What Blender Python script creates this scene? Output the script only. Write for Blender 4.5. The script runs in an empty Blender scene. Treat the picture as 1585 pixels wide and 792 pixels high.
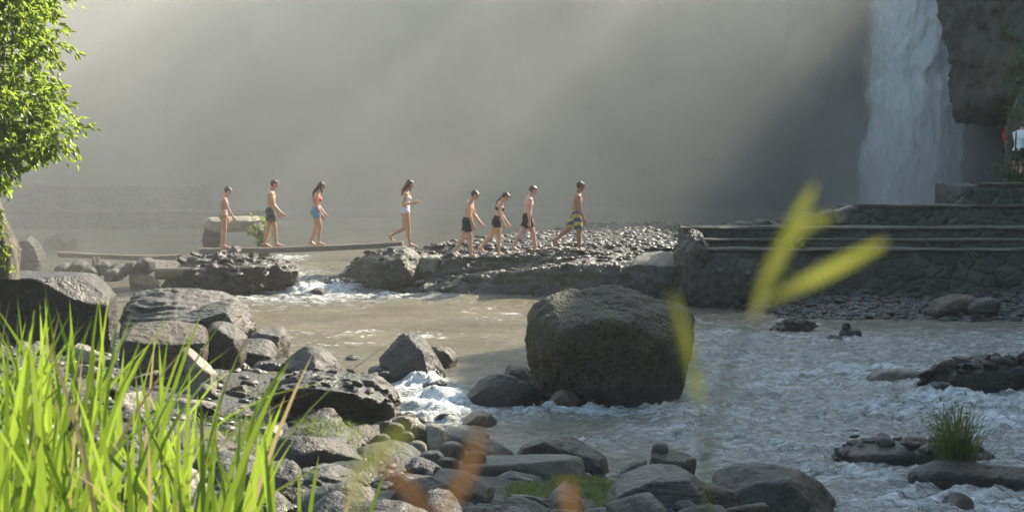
import bpy, bmesh, math, random
import numpy as np
from mathutils import Vector, Matrix
from mathutils.bvhtree import BVHTree

R = math.radians
SC = bpy.context.scene
COL = SC.collection

# ------------------------------------------------------------------ camera
F = 3000.0; W, H = 1585.0, 792.0          # focal length and frame in photograph pixels
CAMZ = 4.0
PITCH = math.atan(196.0 / F)
cam_d = bpy.data.cameras.new('camera')
cam = bpy.data.objects.new('camera', cam_d); COL.objects.link(cam)
cam.location = (0, 0, CAMZ)
cam.rotation_euler = (R(90) - PITCH, 0, 0)
cam_d.sensor_width = 36.0; cam_d.sensor_fit = 'HORIZONTAL'
cam_d.lens = 36.0 * F / W
cam_d.clip_start = 0.1; cam_d.clip_end = 3000
cam_d.dof.use_dof = True
cam_d.dof.focus_distance = 44.0
cam_d.dof.aperture_fstop = 7.0
SC.camera = cam

# ------------------------------------------------------------------ light
SUN_EL, SUN_AZ = R(35), R(45)             # azimuth measured from +y towards +x
world = bpy.data.worlds.new('World'); SC.world = world
world.use_nodes = True
wn = world.node_tree; wn.nodes.clear()
sky = wn.nodes.new('ShaderNodeTexSky'); sky.sky_type = 'NISHITA'; sky.sun_disc = False
sky.sun_elevation = SUN_EL; sky.sun_rotation = SUN_AZ
bg = wn.nodes.new('ShaderNodeBackground'); bg.inputs['Strength'].default_value = 0.13
wo = wn.nodes.new('ShaderNodeOutputWorld')
sky.ozone_density = 0.6
tint = wn.nodes.new('ShaderNodeMix'); tint.data_type = 'RGBA'; tint.blend_type = 'MULTIPLY'; tint.inputs[0].default_value = 1.0
tint.inputs[7].default_value = (1.0, 1.03, 0.90, 1); wn.links.new(sky.outputs[0], tint.inputs[6]); wn.links.new(tint.outputs[2], bg.inputs['Color']); wn.links.new(bg.outputs[0], wo.inputs['Surface'])
sun_d = bpy.data.lights.new('sun', 'SUN'); sun_d.energy = 5.0; sun_d.angle = R(0.5)
sun_d.color = (1.0, 0.90, 0.73)
sun = bpy.data.objects.new('sun', sun_d); COL.objects.link(sun)
sdir = Vector((math.sin(SUN_AZ) * math.cos(SUN_EL), math.cos(SUN_AZ) * math.cos(SUN_EL), math.sin(SUN_EL)))
sun.rotation_euler = sdir.to_track_quat('Z', 'Y').to_euler()
sun.location = sdir * 100
SC.view_settings.view_transform = 'Standard'; SC.view_settings.look = 'None'
SC.view_settings.gamma = 1.0; SC.view_settings.use_curve_mapping = False
SC.view_settings.exposure = 1.48
SC.render.engine = 'CYCLES'
cy = SC.cycles
cy.use_denoising = True; cy.denoiser = 'OPENIMAGEDENOISE'
cy.max_bounces = 6; cy.diffuse_bounces = 3; cy.glossy_bounces = 2; cy.transmission_bounces = 3
cy.volume_bounces = 1; cy.transparent_max_bounces = 12
cy.sample_clamp_indirect = 4.0; cy.sample_clamp_direct = 12.0
cy.caustics_reflective = False; cy.caustics_refractive = False
HAZE_DENSITY = 0.0005
MIST_DENSITY = 0.0205
cy.volume_step_rate = 3.0; cy.volume_max_steps = 64

# ------------------------------------------------------------------ picture <-> world
_cp, _sp = math.cos(PITCH), math.sin(PITCH)
def ray(px, py):
    a = (px - W / 2) / F; b = -(py - H / 2) / F
    return Vector((a, _cp + b * _sp, -_sp + b * _cp))
def P(px, py, Y):
    d = ray(px, py); return Vector((0, 0, CAMZ)) + d * (Y / d.y)
def G(px, py, z=0.0):
    d = ray(px, py); return Vector((0, 0, CAMZ)) + d * ((z - CAMZ) / d.z)

# ------------------------------------------------------------------ noise
def _h(ix, iy, iz, seed):
    n = (ix.astype(np.int64) * 374761393 + iy.astype(np.int64) * 668265263 + iz.astype(np.int64) * 2147483647 + seed * 1274126177) & 0xffffffff
    n = ((n ^ (n >> 13)) * 1274126177) & 0xffffffff
    n = ((n ^ (n >> 16)) * 2246822519) & 0xffffffff
    return ((n ^ (n >> 15)) & 0xffffff) / float(0xffffff)
def vnoise(p, seed=0):
    i = np.floor(p); f = p - i; f = f * f * f * (f * (f * 6 - 15) + 10)
    x, y, z = i[:, 0], i[:, 1], i[:, 2]; r = 0
    for dx in (0, 1):
        for dy in (0, 1):
            for dz in (0, 1):
                w = (f[:, 0] if dx else 1 - f[:, 0]) * (f[:, 1] if dy else 1 - f[:, 1]) * (f[:, 2] if dz else 1 - f[:, 2])
                r = r + w * _h(x + dx, y + dy, z + dz, seed)
    return r * 2 - 1
def fbm(p, octv=4, seed=0, gain=0.5):
    p = np.asarray(p, float); a = 1.0; s = 0; t = 0
    for o in range(octv):
        s = s + a * vnoise(p * (2.03 ** o) + 17.3 * o, seed + o * 7); t += a; a *= gain
    return s / t
def ridged(p, octv=4, seed=0, gain=0.5):
    p = np.asarray(p, float); a = 1.0; s = 0; t = 0
    for o in range(octv):
        s = s + a * (1 - np.abs(vnoise(p * (2.03 ** o) + 11.1 * o, seed + o * 5)) * 2); t += a; a *= gain
    return s / t
def sstep(x, a, b):
    t = np.clip((x - a) / (b - a), 0, 1); return t * t * (3 - 2 * t)

# ------------------------------------------------------------------ objects
def tag(o, label=None, cat=None, group=None, kind=None):
    if label: o['label'] = label
    if cat: o['category'] = cat
    if group: o['group'] = group
    if kind: o['kind'] = kind
    return o
def link(o, parent=None):
    COL.objects.link(o)
    if parent: o.parent = parent
    return o
def empty(name, loc=(0, 0, 0), rz=0.0):
    o = bpy.data.objects.new(name, None); COL.objects.link(o)
    o.location = loc; o.rotation_euler = (0, 0, rz); o.empty_display_size = 0.2
    return o
def np_mesh(name, V, Fc, mat=None, smooth=True):
    """Fc: (n,3) or (n,4) int array"""
    V = np.ascontiguousarray(V, dtype=np.float32); Fc = np.ascontiguousarray(Fc, dtype=np.int32)
    me = bpy.data.meshes.new(name)
    me.vertices.add(len(V)); me.vertices.foreach_set('co', V.ravel())
    k = Fc.shape[1]
    me.loops.add(Fc.size); me.loops.foreach_set('vertex_index', Fc.ravel())
    me.polygons.add(len(Fc)); me.polygons.foreach_set('loop_start', np.arange(0, Fc.size, k, dtype=np.int32))
    me.polygons.foreach_set('use_smooth', np.full(len(Fc), smooth))
    me.update(calc_edges=True); me.validate()
    if mat: me.materials.append(mat)
    return me
def grid_faces(nu, nv):
    i = np.arange(nu * nv).reshape(nv, nu)
    return np.stack([i[:-1, :-1].ravel(), i[:-1, 1:].ravel(), i[1:, 1:].ravel(), i[1:, :-1].ravel()], 1)
def mesh_obj(name, V, Fc, mat, parent=None, origin=None, smooth=True):
    V = np.asarray(V, float)
    if origin is not None: V = V - np.array(origin)
    me = np_mesh(name, V, Fc, mat, smooth)
    o = bpy.data.objects.new(name, me)
    if origin is not None: o.location = origin
    return link(o, parent)
def bm_obj(name, bm, mat, parent=None, smooth=False):
    me = bpy.data.meshes.new(name); bm.to_mesh(me); bm.free()
    if mat: me.materials.append(mat)
    if smooth: me.polygons.foreach_set('use_smooth', [True] * len(me.polygons))
    return link(bpy.data.objects.new(name, me), parent)

# ------------------------------------------------------------------ material helper
class N:
    def __init__(s, name):
        s.m = bpy.data.materials.new(name); s.m.use_nodes = True
        s.t = s.m.node_tree; s.t.nodes.clear()
        s.out = s.t.nodes.new('ShaderNodeOutputMaterial')
        s._geo = s._tc = None
    def n(s, typ, **kw):
        nd = s.t.nodes.new(typ)
        for k, v in kw.items():
            if k.startswith('i_'): s.set(nd.inputs[k[2:].replace('_', ' ')], v)
            else: setattr(nd, k, v)
        return nd
    def set(s, inp, v):
        if isinstance(v, bpy.types.NodeSocket): s.t.links.new(v, inp)
        elif isinstance(v, (tuple, list)) and len(v) == 3 and inp.type == 'RGBA': inp.default_value = (*v, 1)
        else: inp.default_value = v
    def pos(s):
        if not s._geo: s._geo = s.t.nodes.new('ShaderNodeNewGeometry')
        return s._geo.outputs['Position']
    def nrm(s):
        s.pos(); return s._geo.outputs['Normal']
    def obj(s):
        if not s._tc: s._tc = s.t.nodes.new('ShaderNodeTexCoord')
        return s._tc.outputs['Object']
    def map(s, v, scale=(1, 1, 1), rot=(0, 0, 0)):
        m = s.n('ShaderNodeMapping'); s.set(m.inputs['Vector'], v)
        m.inputs['Scale'].default_value = scale; m.inputs['Rotation'].default_value = rot
        return m.outputs[0]
    def noise(s, v, scale, detail=4, rough=0.55, dist=0.0):
        m = s.n('ShaderNodeTexNoise'); s.set(m.inputs['Vector'], v)
        m.inputs['Scale'].default_value = scale; m.inputs['Detail'].default_value = detail
        m.inputs['Roughness'].default_value = rough; m.inputs['Distortion'].default_value = dist
        return m.outputs['Fac']
    def voro(s, v, scale, feature='F1', out='Distance', rnd=1.0):
        m = s.n('ShaderNodeTexVoronoi', feature=feature); s.set(m.inputs['Vector'], v)
        m.inputs['Scale'].default_value = scale; m.inputs['Randomness'].default_value = rnd
        return m.outputs[out]
    def ramp(s, f, lo, hi, a=0.0, b=1.0):
        m = s.n('ShaderNodeMapRange', clamp=True); s.set(m.inputs['Value'], f)
        for k, v in (('From Min', lo), ('From Max', hi), ('To Min', a), ('To Max', b)): s.set(m.inputs[k], v)
        return m.outputs[0]
    def mix(s, f, a, b):
        m = s.n('ShaderNodeMix', data_type='RGBA'); s.set(m.inputs[0], f); s.set(m.inputs[6], a); s.set(m.inputs[7], b)
        return m.outputs[2]
    def math(s, op, a, b=0.0):
        m = s.n('ShaderNodeMath', operation=op); s.set(m.inputs[0], a); s.set(m.inputs[1], b)
        return m.outputs[0]
    def bump(s, h, strength=0.5, dist=0.02, normal=None):
        m = s.n('ShaderNodeBump'); s.set(m.inputs['Height'], h)
        m.inputs['Strength'].default_value = strength; m.inputs['Distance'].default_value = dist
        if normal: s.set(m.inputs['Normal'], normal)
        return m.outputs[0]
    def sepz(s, v, k=2):
        m = s.n('ShaderNodeSeparateXYZ'); s.set(m.inputs[0], v); return m.outputs[k]
    def attr(s, name):
        return s.n('ShaderNodeAttribute', attribute_name=name).outputs['Fac']
    def rand(s):
        return s.n('ShaderNodeObjectInfo').outputs['Random']
    def pbsdf(s, col, rough=0.6, normal=None, spec=0.5, **kw):
        m = s.n('ShaderNodeBsdfPrincipled'); s.set(m.inputs['Base Color'], col)
        s.set(m.inputs['Roughness'], rough); s.set(m.inputs['Specular IOR Level'], spec)
        if normal: s.set(m.inputs['Normal'], normal)
        for k, v in kw.items(): s.set(m.inputs[k.replace('_', ' ')], v)
        return m.outputs[0]
    def done(s, shader):
        s.t.links.new(shader, s.out.inputs['Surface']); return s.m

def rock_material(name, dark, light, scale=3.0, bump=0.5, strata=None, moss=0.0, rough=0.55, pebbly=0.0, wet=True, wetz=0.12, var=0.35, mossc=(0.04, 0.052, 0.012), dim=True):
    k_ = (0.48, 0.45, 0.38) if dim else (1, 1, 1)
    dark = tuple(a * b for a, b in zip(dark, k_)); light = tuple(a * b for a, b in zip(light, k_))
    s = N(name); p = s.pos()
    if strata: sp = s.map(p, strata[0], strata[1])
    else: sp = p
    n1 = s.noise(sp, scale, 6, 0.62); n2 = s.noise(p, scale * 6, 5, 0.65); n3 = s.noise(p, scale * 0.35, 3)
    c = s.mix(s.ramp(n1, 0.35, 0.68), dark, light)
    c = s.mix(s.ramp(n2, 0.45, 0.75, 0, 0.55), c, tuple(x * 1.35 for x in light))
    c = s.mix(s.ramp(n3, 0.4, 0.7, 0, 0.5), c, tuple(x * 0.75 for x in dark))
    r = s.ramp(s.rand(), 0, 1, 1 - var, 1 + var)
    hs = s.n('ShaderNodeHueSaturation'); s.set(hs.inputs['Color'], c); s.set(hs.inputs['Value'], r); c = hs.outputs[0]
    if pebbly:
        v = s.voro(p, pebbly, out='Color'); vd = s.voro(p, pebbly)
        c = s.mix(s.math('MULTIPLY', s.ramp(vd, 0.35, 0.2), s.ramp(s.sepz(v, 0), 0.55, 0.8)), c, tuple(x * 1.3 for x in light))
    if moss:
        mm = s.math('MULTIPLY', s.ramp(s.noise(p, 1.3, 6, 0.7), 0.62 - 0.25 * moss, 0.75 - 0.2 * moss), s.ramp(n2, 0.3, 0.6))
        c = s.mix(s.math('MULTIPLY', mm, 0.85), c, mossc)
    h = s.math('ADD', s.math('MULTIPLY', n1, 1.0), s.math('MULTIPLY', n2, 0.35))
    if pebbly: h = s.math('ADD', h, s.math('MULTIPLY', s.ramp(vd, 0.5, 0.1), 0.35))
    cr = s.n('ShaderNodeTexNoise', noise_type='RIDGED_MULTIFRACTAL'); s.set(cr.inputs['Vector'], s.map(sp, (1, 1, 1), (0.5, 0.2, 0.9))); cr.inputs['Scale'].default_value = scale * 1.4; cr.inputs['Detail'].default_value = 7; cr.inputs['Roughness'].default_value = 0.6
    c = s.mix(s.ramp(cr.outputs['Fac'], 0.75, 1.1, 0, 0.5), c, tuple(x * 1.3 for x in light))
    h = s.math('ADD', h, s.math('MULTIPLY', cr.outputs['Fac'], 0.5))
    nm = s.bump(h, min(1, bump * 1.3), 0.14)
    nm = s.bump(s.noise(p, scale * 22, 4, 0.75), 0.5, 0.014, nm)
    rr = s.ramp(n2, 0.3, 0.7, rough - 0.17, rough + 0.12)
    if wet:
        wz = s.math('ADD', s.sepz(p), s.math('MULTIPLY', n1, -0.25))
        wf = s.ramp(wz, wetz, wetz - 0.12)
        c = s.mix(wf, c, s.mix(0.62, c, (0.006, 0.006, 0.005)))
        rr = s.math('ADD', s.math('MULTIPLY', s.math('SUBTRACT', 1.0, wf), rr), s.math('MULTIPLY', wf, 0.22))
    return s.done(s.pbsdf(c, rr, nm))

ST = ((0.6, 0.6, 3.2), (0.35, 0.25, 0))
M = {}
M['grey'] = rock_material('grey_rock', (0.07, 0.068, 0.064), (0.20, 0.19, 0.175), 3.0, 0.7)
M['layered'] = rock_material('layered_rock', (0.055, 0.055, 0.055), (0.22, 0.21, 0.20), 2.6, 1.0, ST, rough=0.45)
M['dark'] = rock_material('dark_rock', (0.028, 0.027, 0.026), (0.085, 0.08, 0.073), 3.2, 0.7, rough=0.4)
M['brown'] = rock_material('brown_rock', (0.085, 0.066, 0.045), (0.24, 0.195, 0.14), 4.0, 0.8)
M['tan'] = rock_material('tan_rock', (0.17, 0.15, 0.11), (0.40, 0.35, 0.27), 4.0, 0.6, dim=False)
M['boulder'] = rock_material('conglomerate_rock', (0.034, 0.030, 0.020), (0.15, 0.122, 0.075), 2.2, 1.0, moss=0.65, rough=0.7, pebbly=14.0, wetz=0.3, var=0.0)
M['mossy'] = rock_material('mossy_rock', (0.05, 0.05, 0.035), (0.17, 0.16, 0.12), 3.2, 0.7, moss=0.8)
M['cobble'] = rock_material('cobble_rock', (0.07, 0.068, 0.06), (0.22, 0.20, 0.175), 5.0, 0.5, rough=0.6, var=0.6)
M['paleslab'] = rock_material('pale_slab_rock', (0.12, 0.125, 0.11), (0.30, 0.31, 0.28), 4.0, 0.4, rough=0.6)
M['ledge'] = rock_material('ledge_rock', (0.055, 0.055, 0.05), (0.19, 0.18, 0.155), 2.0, 1.0, pebbly=4.5, rough=0.5, wetz=0.1)
M['cliff'] = rock_material('cliff_rock', (0.035, 0.034, 0.03), (0.13, 0.12, 0.10), 0.5, 1.0, ((1, 1, 0.5), (0, 0, 0)), moss=0.6, rough=0.75, wet=False)
M['overhang'] = rock_material('overhang_rock', (0.028, 0.03, 0.022), (0.125, 0.12, 0.092), 1.3, 1.0, ((1, 1, 0.6), (0.3, 0.3, 0)), moss=0.35, rough=0.7, wet=False)

M['black'] = rock_material('cave_shade_black', (0.008, 0.008, 0.008), (0.03, 0.03, 0.028), 0.9, 1.0, rough=0.6, wet=False)  # cave shade put into the rock colour
# ------------------------------------------------------------------ rock builder
_ICO = {}
def ico(n):
    if n not in _ICO:
        bm = bmesh.new(); bmesh.ops.create_icosphere(bm, subdivisions=n, radius=1.0)
        V = np.array([v.co[:] for v in bm.verts]); Fc = np.array([[v.index for v in f.verts] for f in bm.faces]); bm.free()
        _ICO[n] = (V, Fc)
    return _ICO[n]
def hull_planes(pts):
    bm = bmesh.new()
    for p in pts: bm.verts.new(p)
    bmesh.ops.remove_doubles(bm, verts=bm.verts[:], dist=1e-4)
    r = bmesh.ops.convex_hull(bm, input=bm.verts[:])
    bm.normal_update()
    nn, dd = [], []
    for f in bm.faces:
        if f.calc_area() < 1e-6: continue
        nn.append(f.normal[:]); dd.append(f.normal.dot(f.verts[0].co))
    bm.free(); return np.array(nn), np.array(dd)
def hull_rock(pts, seed, level=5, sharp=26, amp=0.05, strat=0.0, fine=0.3, facets=14):
    pts = np.array([tuple(p) for p in pts]); lo, hi = pts.min(0), pts.max(0)
    c = (lo + hi) / 2; ext = (hi - lo) / 2
    # a centroid safely inside the hull
    n, d = hull_planes((pts - c) / ext)
    flip = np.where(d < 0, -1, 1)
    c2 = np.zeros(3)
    if (d <= 0.02).any():
        c2 = ((pts - c) / ext).mean(0); d = d - n @ c2
    d = np.maximum(d, 0.03)
    rs = np.random.RandomState(seed + 500); pn_ = (pts - c) / ext - c2
    if facets:
        a = rs.normal(size=(facets, 3)); a /= np.linalg.norm(a, axis=1, keepdims=True)
        sup = (pn_ @ a.T).max(0) * rs.uniform(0.80, 0.96, facets)
        n = np.vstack([n, a]); d = np.r_[d, np.maximum(sup, 0.05)]
    V, Fc = ico(level)
    k = np.maximum(V @ (n / d[:, None]).T, 1e-6)
    mx = k.max(1, keepdims=True)
    sharp = sharp * 2.2 if facets else sharp
    t = 1.0 / (mx[:, 0] * ((k / mx) ** sharp).sum(1) ** (1.0 / sharp))
    Q = (V * t[:, None] + c2) * ext + c
    s = float(ext.mean())
    rd = V * ext; rd = rd / np.linalg.norm(rd, axis=1, keepdims=True)
    q = Q / s
    disp = fbm(q * 1.6, 4, seed) * amp + ridged(q * 2.3, 5, seed + 3, .6) * amp * fine * 1.1 + fbm(q * 7, 4, seed + 9, .6) * amp * fine * 1.0
    if strat:
        a = np.array([0.25, 0.35, 1.0]); a /= np.linalg.norm(a)
        rng = np.random.RandomState(seed); a = a + rng.uniform(-.25, .25, 3)
        h = (q @ a) * 7 + fbm(q * 1.2, 2, seed + 4) * 1.5
        disp = disp + strat * (np.abs((h % 1.0) - 0.5) * 2 - 0.5 + 0.6 * vnoise(np.stack([np.floor(h), np.zeros_like(h), q[:, 0] * 2], 1), seed))
    Q = Q + rd * (disp * s)[:, None]
    return Q, Fc
def auto_level(wpx):
    return 6 if wpx > 110 else 5 if wpx > 34 else 4 if wpx > 18 else 3
def outline_rock(name, label, cat, outline, Y, depth, mat, seed=1, extras=(), sharp=26, amp=0.06, strat=0.0, fine=0.4, k=0.72, sink=0.25, group=None, parent=None, level=None, lean=0.25, facets=None):
    """A boulder whose silhouette follows OUTLINE (photo pixels) at distance Y."""
    rng = np.random.RandomState(seed)
    ring = [P(x, y, Y) for x, y in outline]
    zmin = min(p.z for p in ring); zmax = max(p.z for p in ring)
    c = sum(ring, Vector()) / len(ring); hh = zmax - zmin
    pts = list(ring)
    for p in ring:
        q = c + (p - c) * k * rng.uniform(0.9, 1.08)
        low = (p.z - zmin) / max(hh, 1e-3)
        pts.append(Vector((q.x, Y + depth / 2 * rng.uniform(0.8, 1.1), q.z)))
        if not extras:
            pts.append(Vector((q.x, Y - depth / 2 * rng.uniform(0.75, 1.1) * (1 - lean * low), q.z)))
    for x, y, dy in extras: pts.append(P(x, y, Y + dy))
    for p in list(pts):
        if p.z < zmin + 0.25 * hh: pts.append(Vector((p.x, p.y, zmin - sink)))
    wpx = max(x for x, y in outline) - min(x for x, y in outline)
    Q, Fc = hull_rock(pts, seed, level or auto_level(wpx), sharp, amp, strat, fine, (14 if sharp > 15 else 0) if facets is None else facets)
    o = mesh_obj(name, Q, Fc, mat, parent, (c.x, Y, zmin))
    return tag(o, label, cat, group)
# ================================================================== SETTING
BANK = np.array([(-60, 62), (-14, 49), (-10.5, 43), (-7.5, 37), (-4.2, 31.5), (-1.9, 27.5), (-0.2, 24.2), (1.1, 22), (3.2, 20), (6, 16.5), (10, 12), (40, -10)], float)
SHORE = np.array([(3.0, 46.6), (4.3, 44.5), (4.9, 42.4), (6.2, 40.6), (8.2, 40.6), (10.8, 40.2), (14, 38.5), (17, 33), (19, 20), (22, 0), (30, -30)], float)
def sdist(x, y, L, inside_left=True):
    """signed distance to polyline; positive on its left-hand/back side"""
    best = np.full(x.shape, 1e9); sg = np.ones(x.shape)
    for (ax, ay), (bx, by) in zip(L[:-1], L[1:]):
        dx, dy = bx - ax, by - ay; l2 = dx * dx + dy * dy
        t = np.clip(((x - ax) * dx + (y - ay) * dy) / l2, 0, 1)
        d = np.hypot(x - ax - t * dx, y - ay - t * dy)
        s = np.where((x - ax) * dy - (y - ay) * dx > 0, 1.0, -1.0)   # + on the right of the direction
        m = d < best; best = np.where(m, d, best); sg = np.where(m, s, sg)
    return best * sg
def Hground(x, y):
    x = np.asarray(x, float); y = np.asarray(y, float); sh = x.shape; x = x.ravel(); y = y.ravel()
    p = np.stack([x, y, np.zeros_like(x)], 1)
    db = sdist(x, y, BANK)                       # + on the camera's side
    z = -0.7 + np.clip(db + 2.0, 0, 2.0) * 0.35
    z = np.where(db > 0, np.minimum(db * 0.135, 2.3), z)
    ds = -sdist(x, y, SHORE)                     # + on the right bank
    zr = np.where(ds > 0, np.minimum(ds * 0.11, 0.6 + np.clip(ds - 8, 0, 99) * 0.3), -0.7 + np.clip(ds + 1.5, 0, 1.5) * 0.46)
    zr = np.where((y > 44.0), np.minimum(zr, 0.4), zr)
    z = np.maximum(z, zr)
    # gravel flat behind the ledge and the plunge pool beyond it
    gf = 0.95 * sstep(y, 47.5, 49.5) * (1 - sstep(y, 60, 66)) * sstep(x - 0.42 * np.clip(y - 49.3, 0, 20), -4.2, -2.0)
    z = np.maximum(z, -0.7 + gf * (1.65 / 0.95))
    z = z + np.where(y > 49, 0.1, 0.0)
    z = z + fbm(p * 0.5, 4, 5) * 0.12 + fbm(p * 3.0, 3, 8) * 0.03
    far = sstep(np.hypot(x, y - 30), 90, 160); z = z * (1 - far) + far * 8.0
    return z.reshape(sh)
def axis(lo, hi, a, b, fine, coarse):
    L = [a]
    while L[-1] < b: L.append(L[-1] + fine)
    s = coarse; v = L[-1]
    while v < hi: v += s; s *= 1.25; L.append(v)
    s = coarse; v = L[0]
    while v > lo: v -= s; s *= 1.25; L.insert(0, v)
    return np.array(L)
gx = axis(-1500, 1500, -16, 22, 0.14, 0.4); gy = axis(-600, 2500, 6, 66, 0.14, 0.4)
X, Y_ = np.meshgrid(gx, gy); Z = Hground(X, Y_); GZ = Z
s = N('ground_mat'); p = s.pos()
n1 = s.noise(p, 2.0, 6, 0.65); vd = s.voro(s.map(p, (1, 1.3, 1)), 14.0); vc = s.voro(s.map(p, (1, 1.3, 1)), 14.0, out='Color')
c = s.mix(s.ramp(n1, 0.35, 0.65), (0.025, 0.023, 0.018), (0.075, 0.068, 0.052))
c = s.mix(s.ramp(s.sepz(vc, 0), 0.3, 0.9, 0, 0.7), c, (0.10, 0.095, 0.08))
c = s.mix(s.ramp(vd, 0.25, 0.45), c, (0.015, 0.014, 0.011))
nm = s.bump(s.math('SUBTRACT', s.math('MULTIPLY', s.noise(p, 7, 6, 0.7), 1.5), s.math('MULTIPLY', vd, 0.5)), 1.0, 0.06)
M['ground'] = s.done(s.pbsdf(c, s.ramp(n1, 0.3, 0.7, 0.4, 0.8), nm))
ground = mesh_obj('ground', np.stack([X.ravel(), Y_.ravel(), Z.ravel()], 1), grid_faces(len(gx), len(gy)), M['ground'])
tag(ground, kind='structure')

# ------------------------------------------------------------------ water
def blob(x, y, pts, r=1.0):
    """strength around photo-pixel points lying on the water"""
    m = np.zeros_like(x)
    for px, py, sx, sy, a in pts:
        g = G(px, py, 0.0)
        m = np.maximum(m, a * np.exp(-((x - g.x) / (sx * r)) ** 2 - ((y - g.y) / (sy * r)) ** 2))
    return m
FOAM = [(400, 450, 1.5, 1.2, 1.15), (470, 455, 1.9, 0.8, 1.1), (560, 461, 2.2, 0.7, 0.7), (440, 465, 2.2, 1.2, .6), (300, 450, 1.2, 0.5, 0.6),
        (650, 600, 0.5, 1.1, 1.2), (670, 628, 0.75, 1.5, 1.25), (690, 645, 0.7, 1.0, 1.0), (760, 640, 0.9, 1.2, 0.65), (630, 585, 0.3, 0.5, 0.8),
        (880, 640, 1.6, 0.7, 0.85), (1080, 640, 1.6, 1.2, 0.8), (1250, 600, 1.6, 2.2, 0.72), (1350, 580, 1.4, 1.2, 0.9),
        (1480, 625, 1.6, 1.5, 1.0), (1560, 660, 1.5, 1.4, 0.95), (1400, 640, 1.3, 1.2, 0.8), (1180, 700, 1.5, 1.2, 0.62),
        (1330, 745, 1.2, 1.2, 0.7), (1480, 780, 1.4, 1.0, 0.85), (900, 690, 1.0, 0.9, 0.6), (1040, 670, 1.2, 1.0, 0.6),
        (1150, 560, 1.0, 2.0, 0.55), (1280, 530, 2.0, 1.6, 0.6), (1450, 545, 1.5, 1.2, 0.5), (1130, 790, 1.0, 1.0, 0.5),
        (450, 425, 0.8, 1.6, 0.9), (490, 408, 0.9, 1.6, 0.9), (420, 435, 0.8, 1.0, 0.9)]
wx = axis(-70, 70, -13.5, 14.5, 0.055, 0.25); wy = axis(-30, 110, 18.0, 51.5, 0.06, 0.3)
X, Y_ = np.meshgrid(wx, wy); x = X.ravel(); y = Y_.ravel()
near = (x > -14) & (x < 15) & (y > 17.5) & (y < 53)
foam = np.zeros_like(x); foam[near] = blob(x[near], y[near], FOAM)
rapid = np.zeros_like(x)
foam[near] = np.maximum(foam[near], (0.32 + 0.34 * fbm(np.stack([x[near] * .5, y[near] * .5, 0 * x[near]], 1), 3, 77)) * sstep(x[near] + (y[near] - 30) * 0.08, 0.8, 2.6) * (1 - sstep(y[near], 37.5, 40)))
rapid[near] = np.maximum(foam[near], 0.75 * sstep(x[near] + (y[near] - 30) * 0.05, 0.6, 2.2) * (1 - sstep(y[near], 36, 40)))
base = 0.55 * sstep(y + 0.35 * np.clip(x + 6, -5, 5), 46.8, 50.2)
zz = np.zeros_like(x)
pn = np.stack([x[near], y[near], 0 * x[near]], 1)
q = pn.copy(); q[:, 0] += 0.35 * pn[:, 1]                # flow runs towards the camera and to the right
w1 = fbm(q * (1.3, 0.8, 1), 4, 21); w2 = ridged(q * (2.6, 1.7, 1) + fbm(pn * 2, 2, 3)[:, None] * 0.3, 4, 22, 0.6)
w3 = fbm(pn * (1.6, 5.5, 1) + fbm(pn * .7, 2, 24)[:, None] * 1.2, 3, 23, .6)
wq = pn.copy(); wq[:, 0] += fbm(pn * .45, 2, 25) * 1.6; wq[:, 1] += fbm(pn * .5, 2, 26) * 1.2
w4 = ridged(wq * (1.1, 3.4, 1), 4, 27, .62)              # long crests lying across the current
pool = (1 - rapid[near]) * sstep(-y[near], -47, -45)
foam[near] = np.maximum(foam[near], pool * np.clip(1.0 * ridged(wq * (0.45, 2.6, 1), 4, 28, .6) * (0.5 + fbm(pn * .35, 2, 29)) - .08, 0, .5))
foam[near] -= 0.45 * blob(x[near], y[near], [(1180, 622, 1.1, .55, 1), (1120, 655, .6, .3, .6), (1290, 610, .9, 1.2, .8), (1480, 530, 2.0, 1.2, .9), (960, 700, .9, .5, .6)])
foam[near] = np.clip(foam[near] + 0.36 * np.clip(w4 - .15, 0, 1) * rapid[near] - 0.12 * rapid[near], 0, 1.2)
zz[near] = rapid[near] * (0.10 * w1 + 0.05 * w2 + 0.085 * w4 + 0.035 * ridged(pn * (6, 4, 1), 3, 31)) + 0.055 * w3 * (1 - rapid[near]) + 0.10 * foam[near] ** 2 * (0.5 + w2)
zz += base
water = mesh_obj('water', np.stack([x, y, zz], 1), grid_faces(len(wx), len(wy)), None)
at = water.data.attributes.new('foam', 'FLOAT', 'POINT'); at.data.foreach_set('value', foam.astype(np.float32))
at = water.data.attributes.new('rapid', 'FLOAT', 'POINT'); at.data.foreach_set('value', rapid.astype(np.float32))
s = N('river_water'); p = s.pos(); fo = s.attr('foam'); ra = s.attr('rapid')
pf = s.map(p, (0.55, 1.0, 1.0), (0, 0, 0.25))
wa = s.noise(pf, 3.6, 7, 0.7, 1.5); wb = s.noise(pf, 15, 5, 0.7, 1.0); wc = s.noise(s.map(p, (0.9, 3.0, 1)), 3.0, 5, 0.6, 0.6)
th = s.ramp(fo, 0, 1, 0.62, 0.33)
ff = s.ramp(s.math('SUBTRACT', s.math('ADD', s.math('MULTIPLY', wa, 0.6), s.math('MULTIPLY', wb, 0.4)), th), 0.0, 0.16)
ff = s.math('MULTIPLY', ff, s.ramp(fo, 0.03, 0.25))
mud = s.mix(s.ramp(s.noise(p, 0.5, 3), 0.35, 0.65), (0.125, 0.106, 0.066), (0.185, 0.16, 0.105))
mud = s.mix(ra, mud, s.mix(s.ramp(s.math('ADD', s.math('MULTIPLY', wa, 0.6), s.math('MULTIPLY', wb, 0.4)), 0.40, 0.60), (0.10, 0.11, 0.10), (0.62, 0.64, 0.61)))
col = s.mix(ff, mud, (0.78, 0.80, 0.80))
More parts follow.
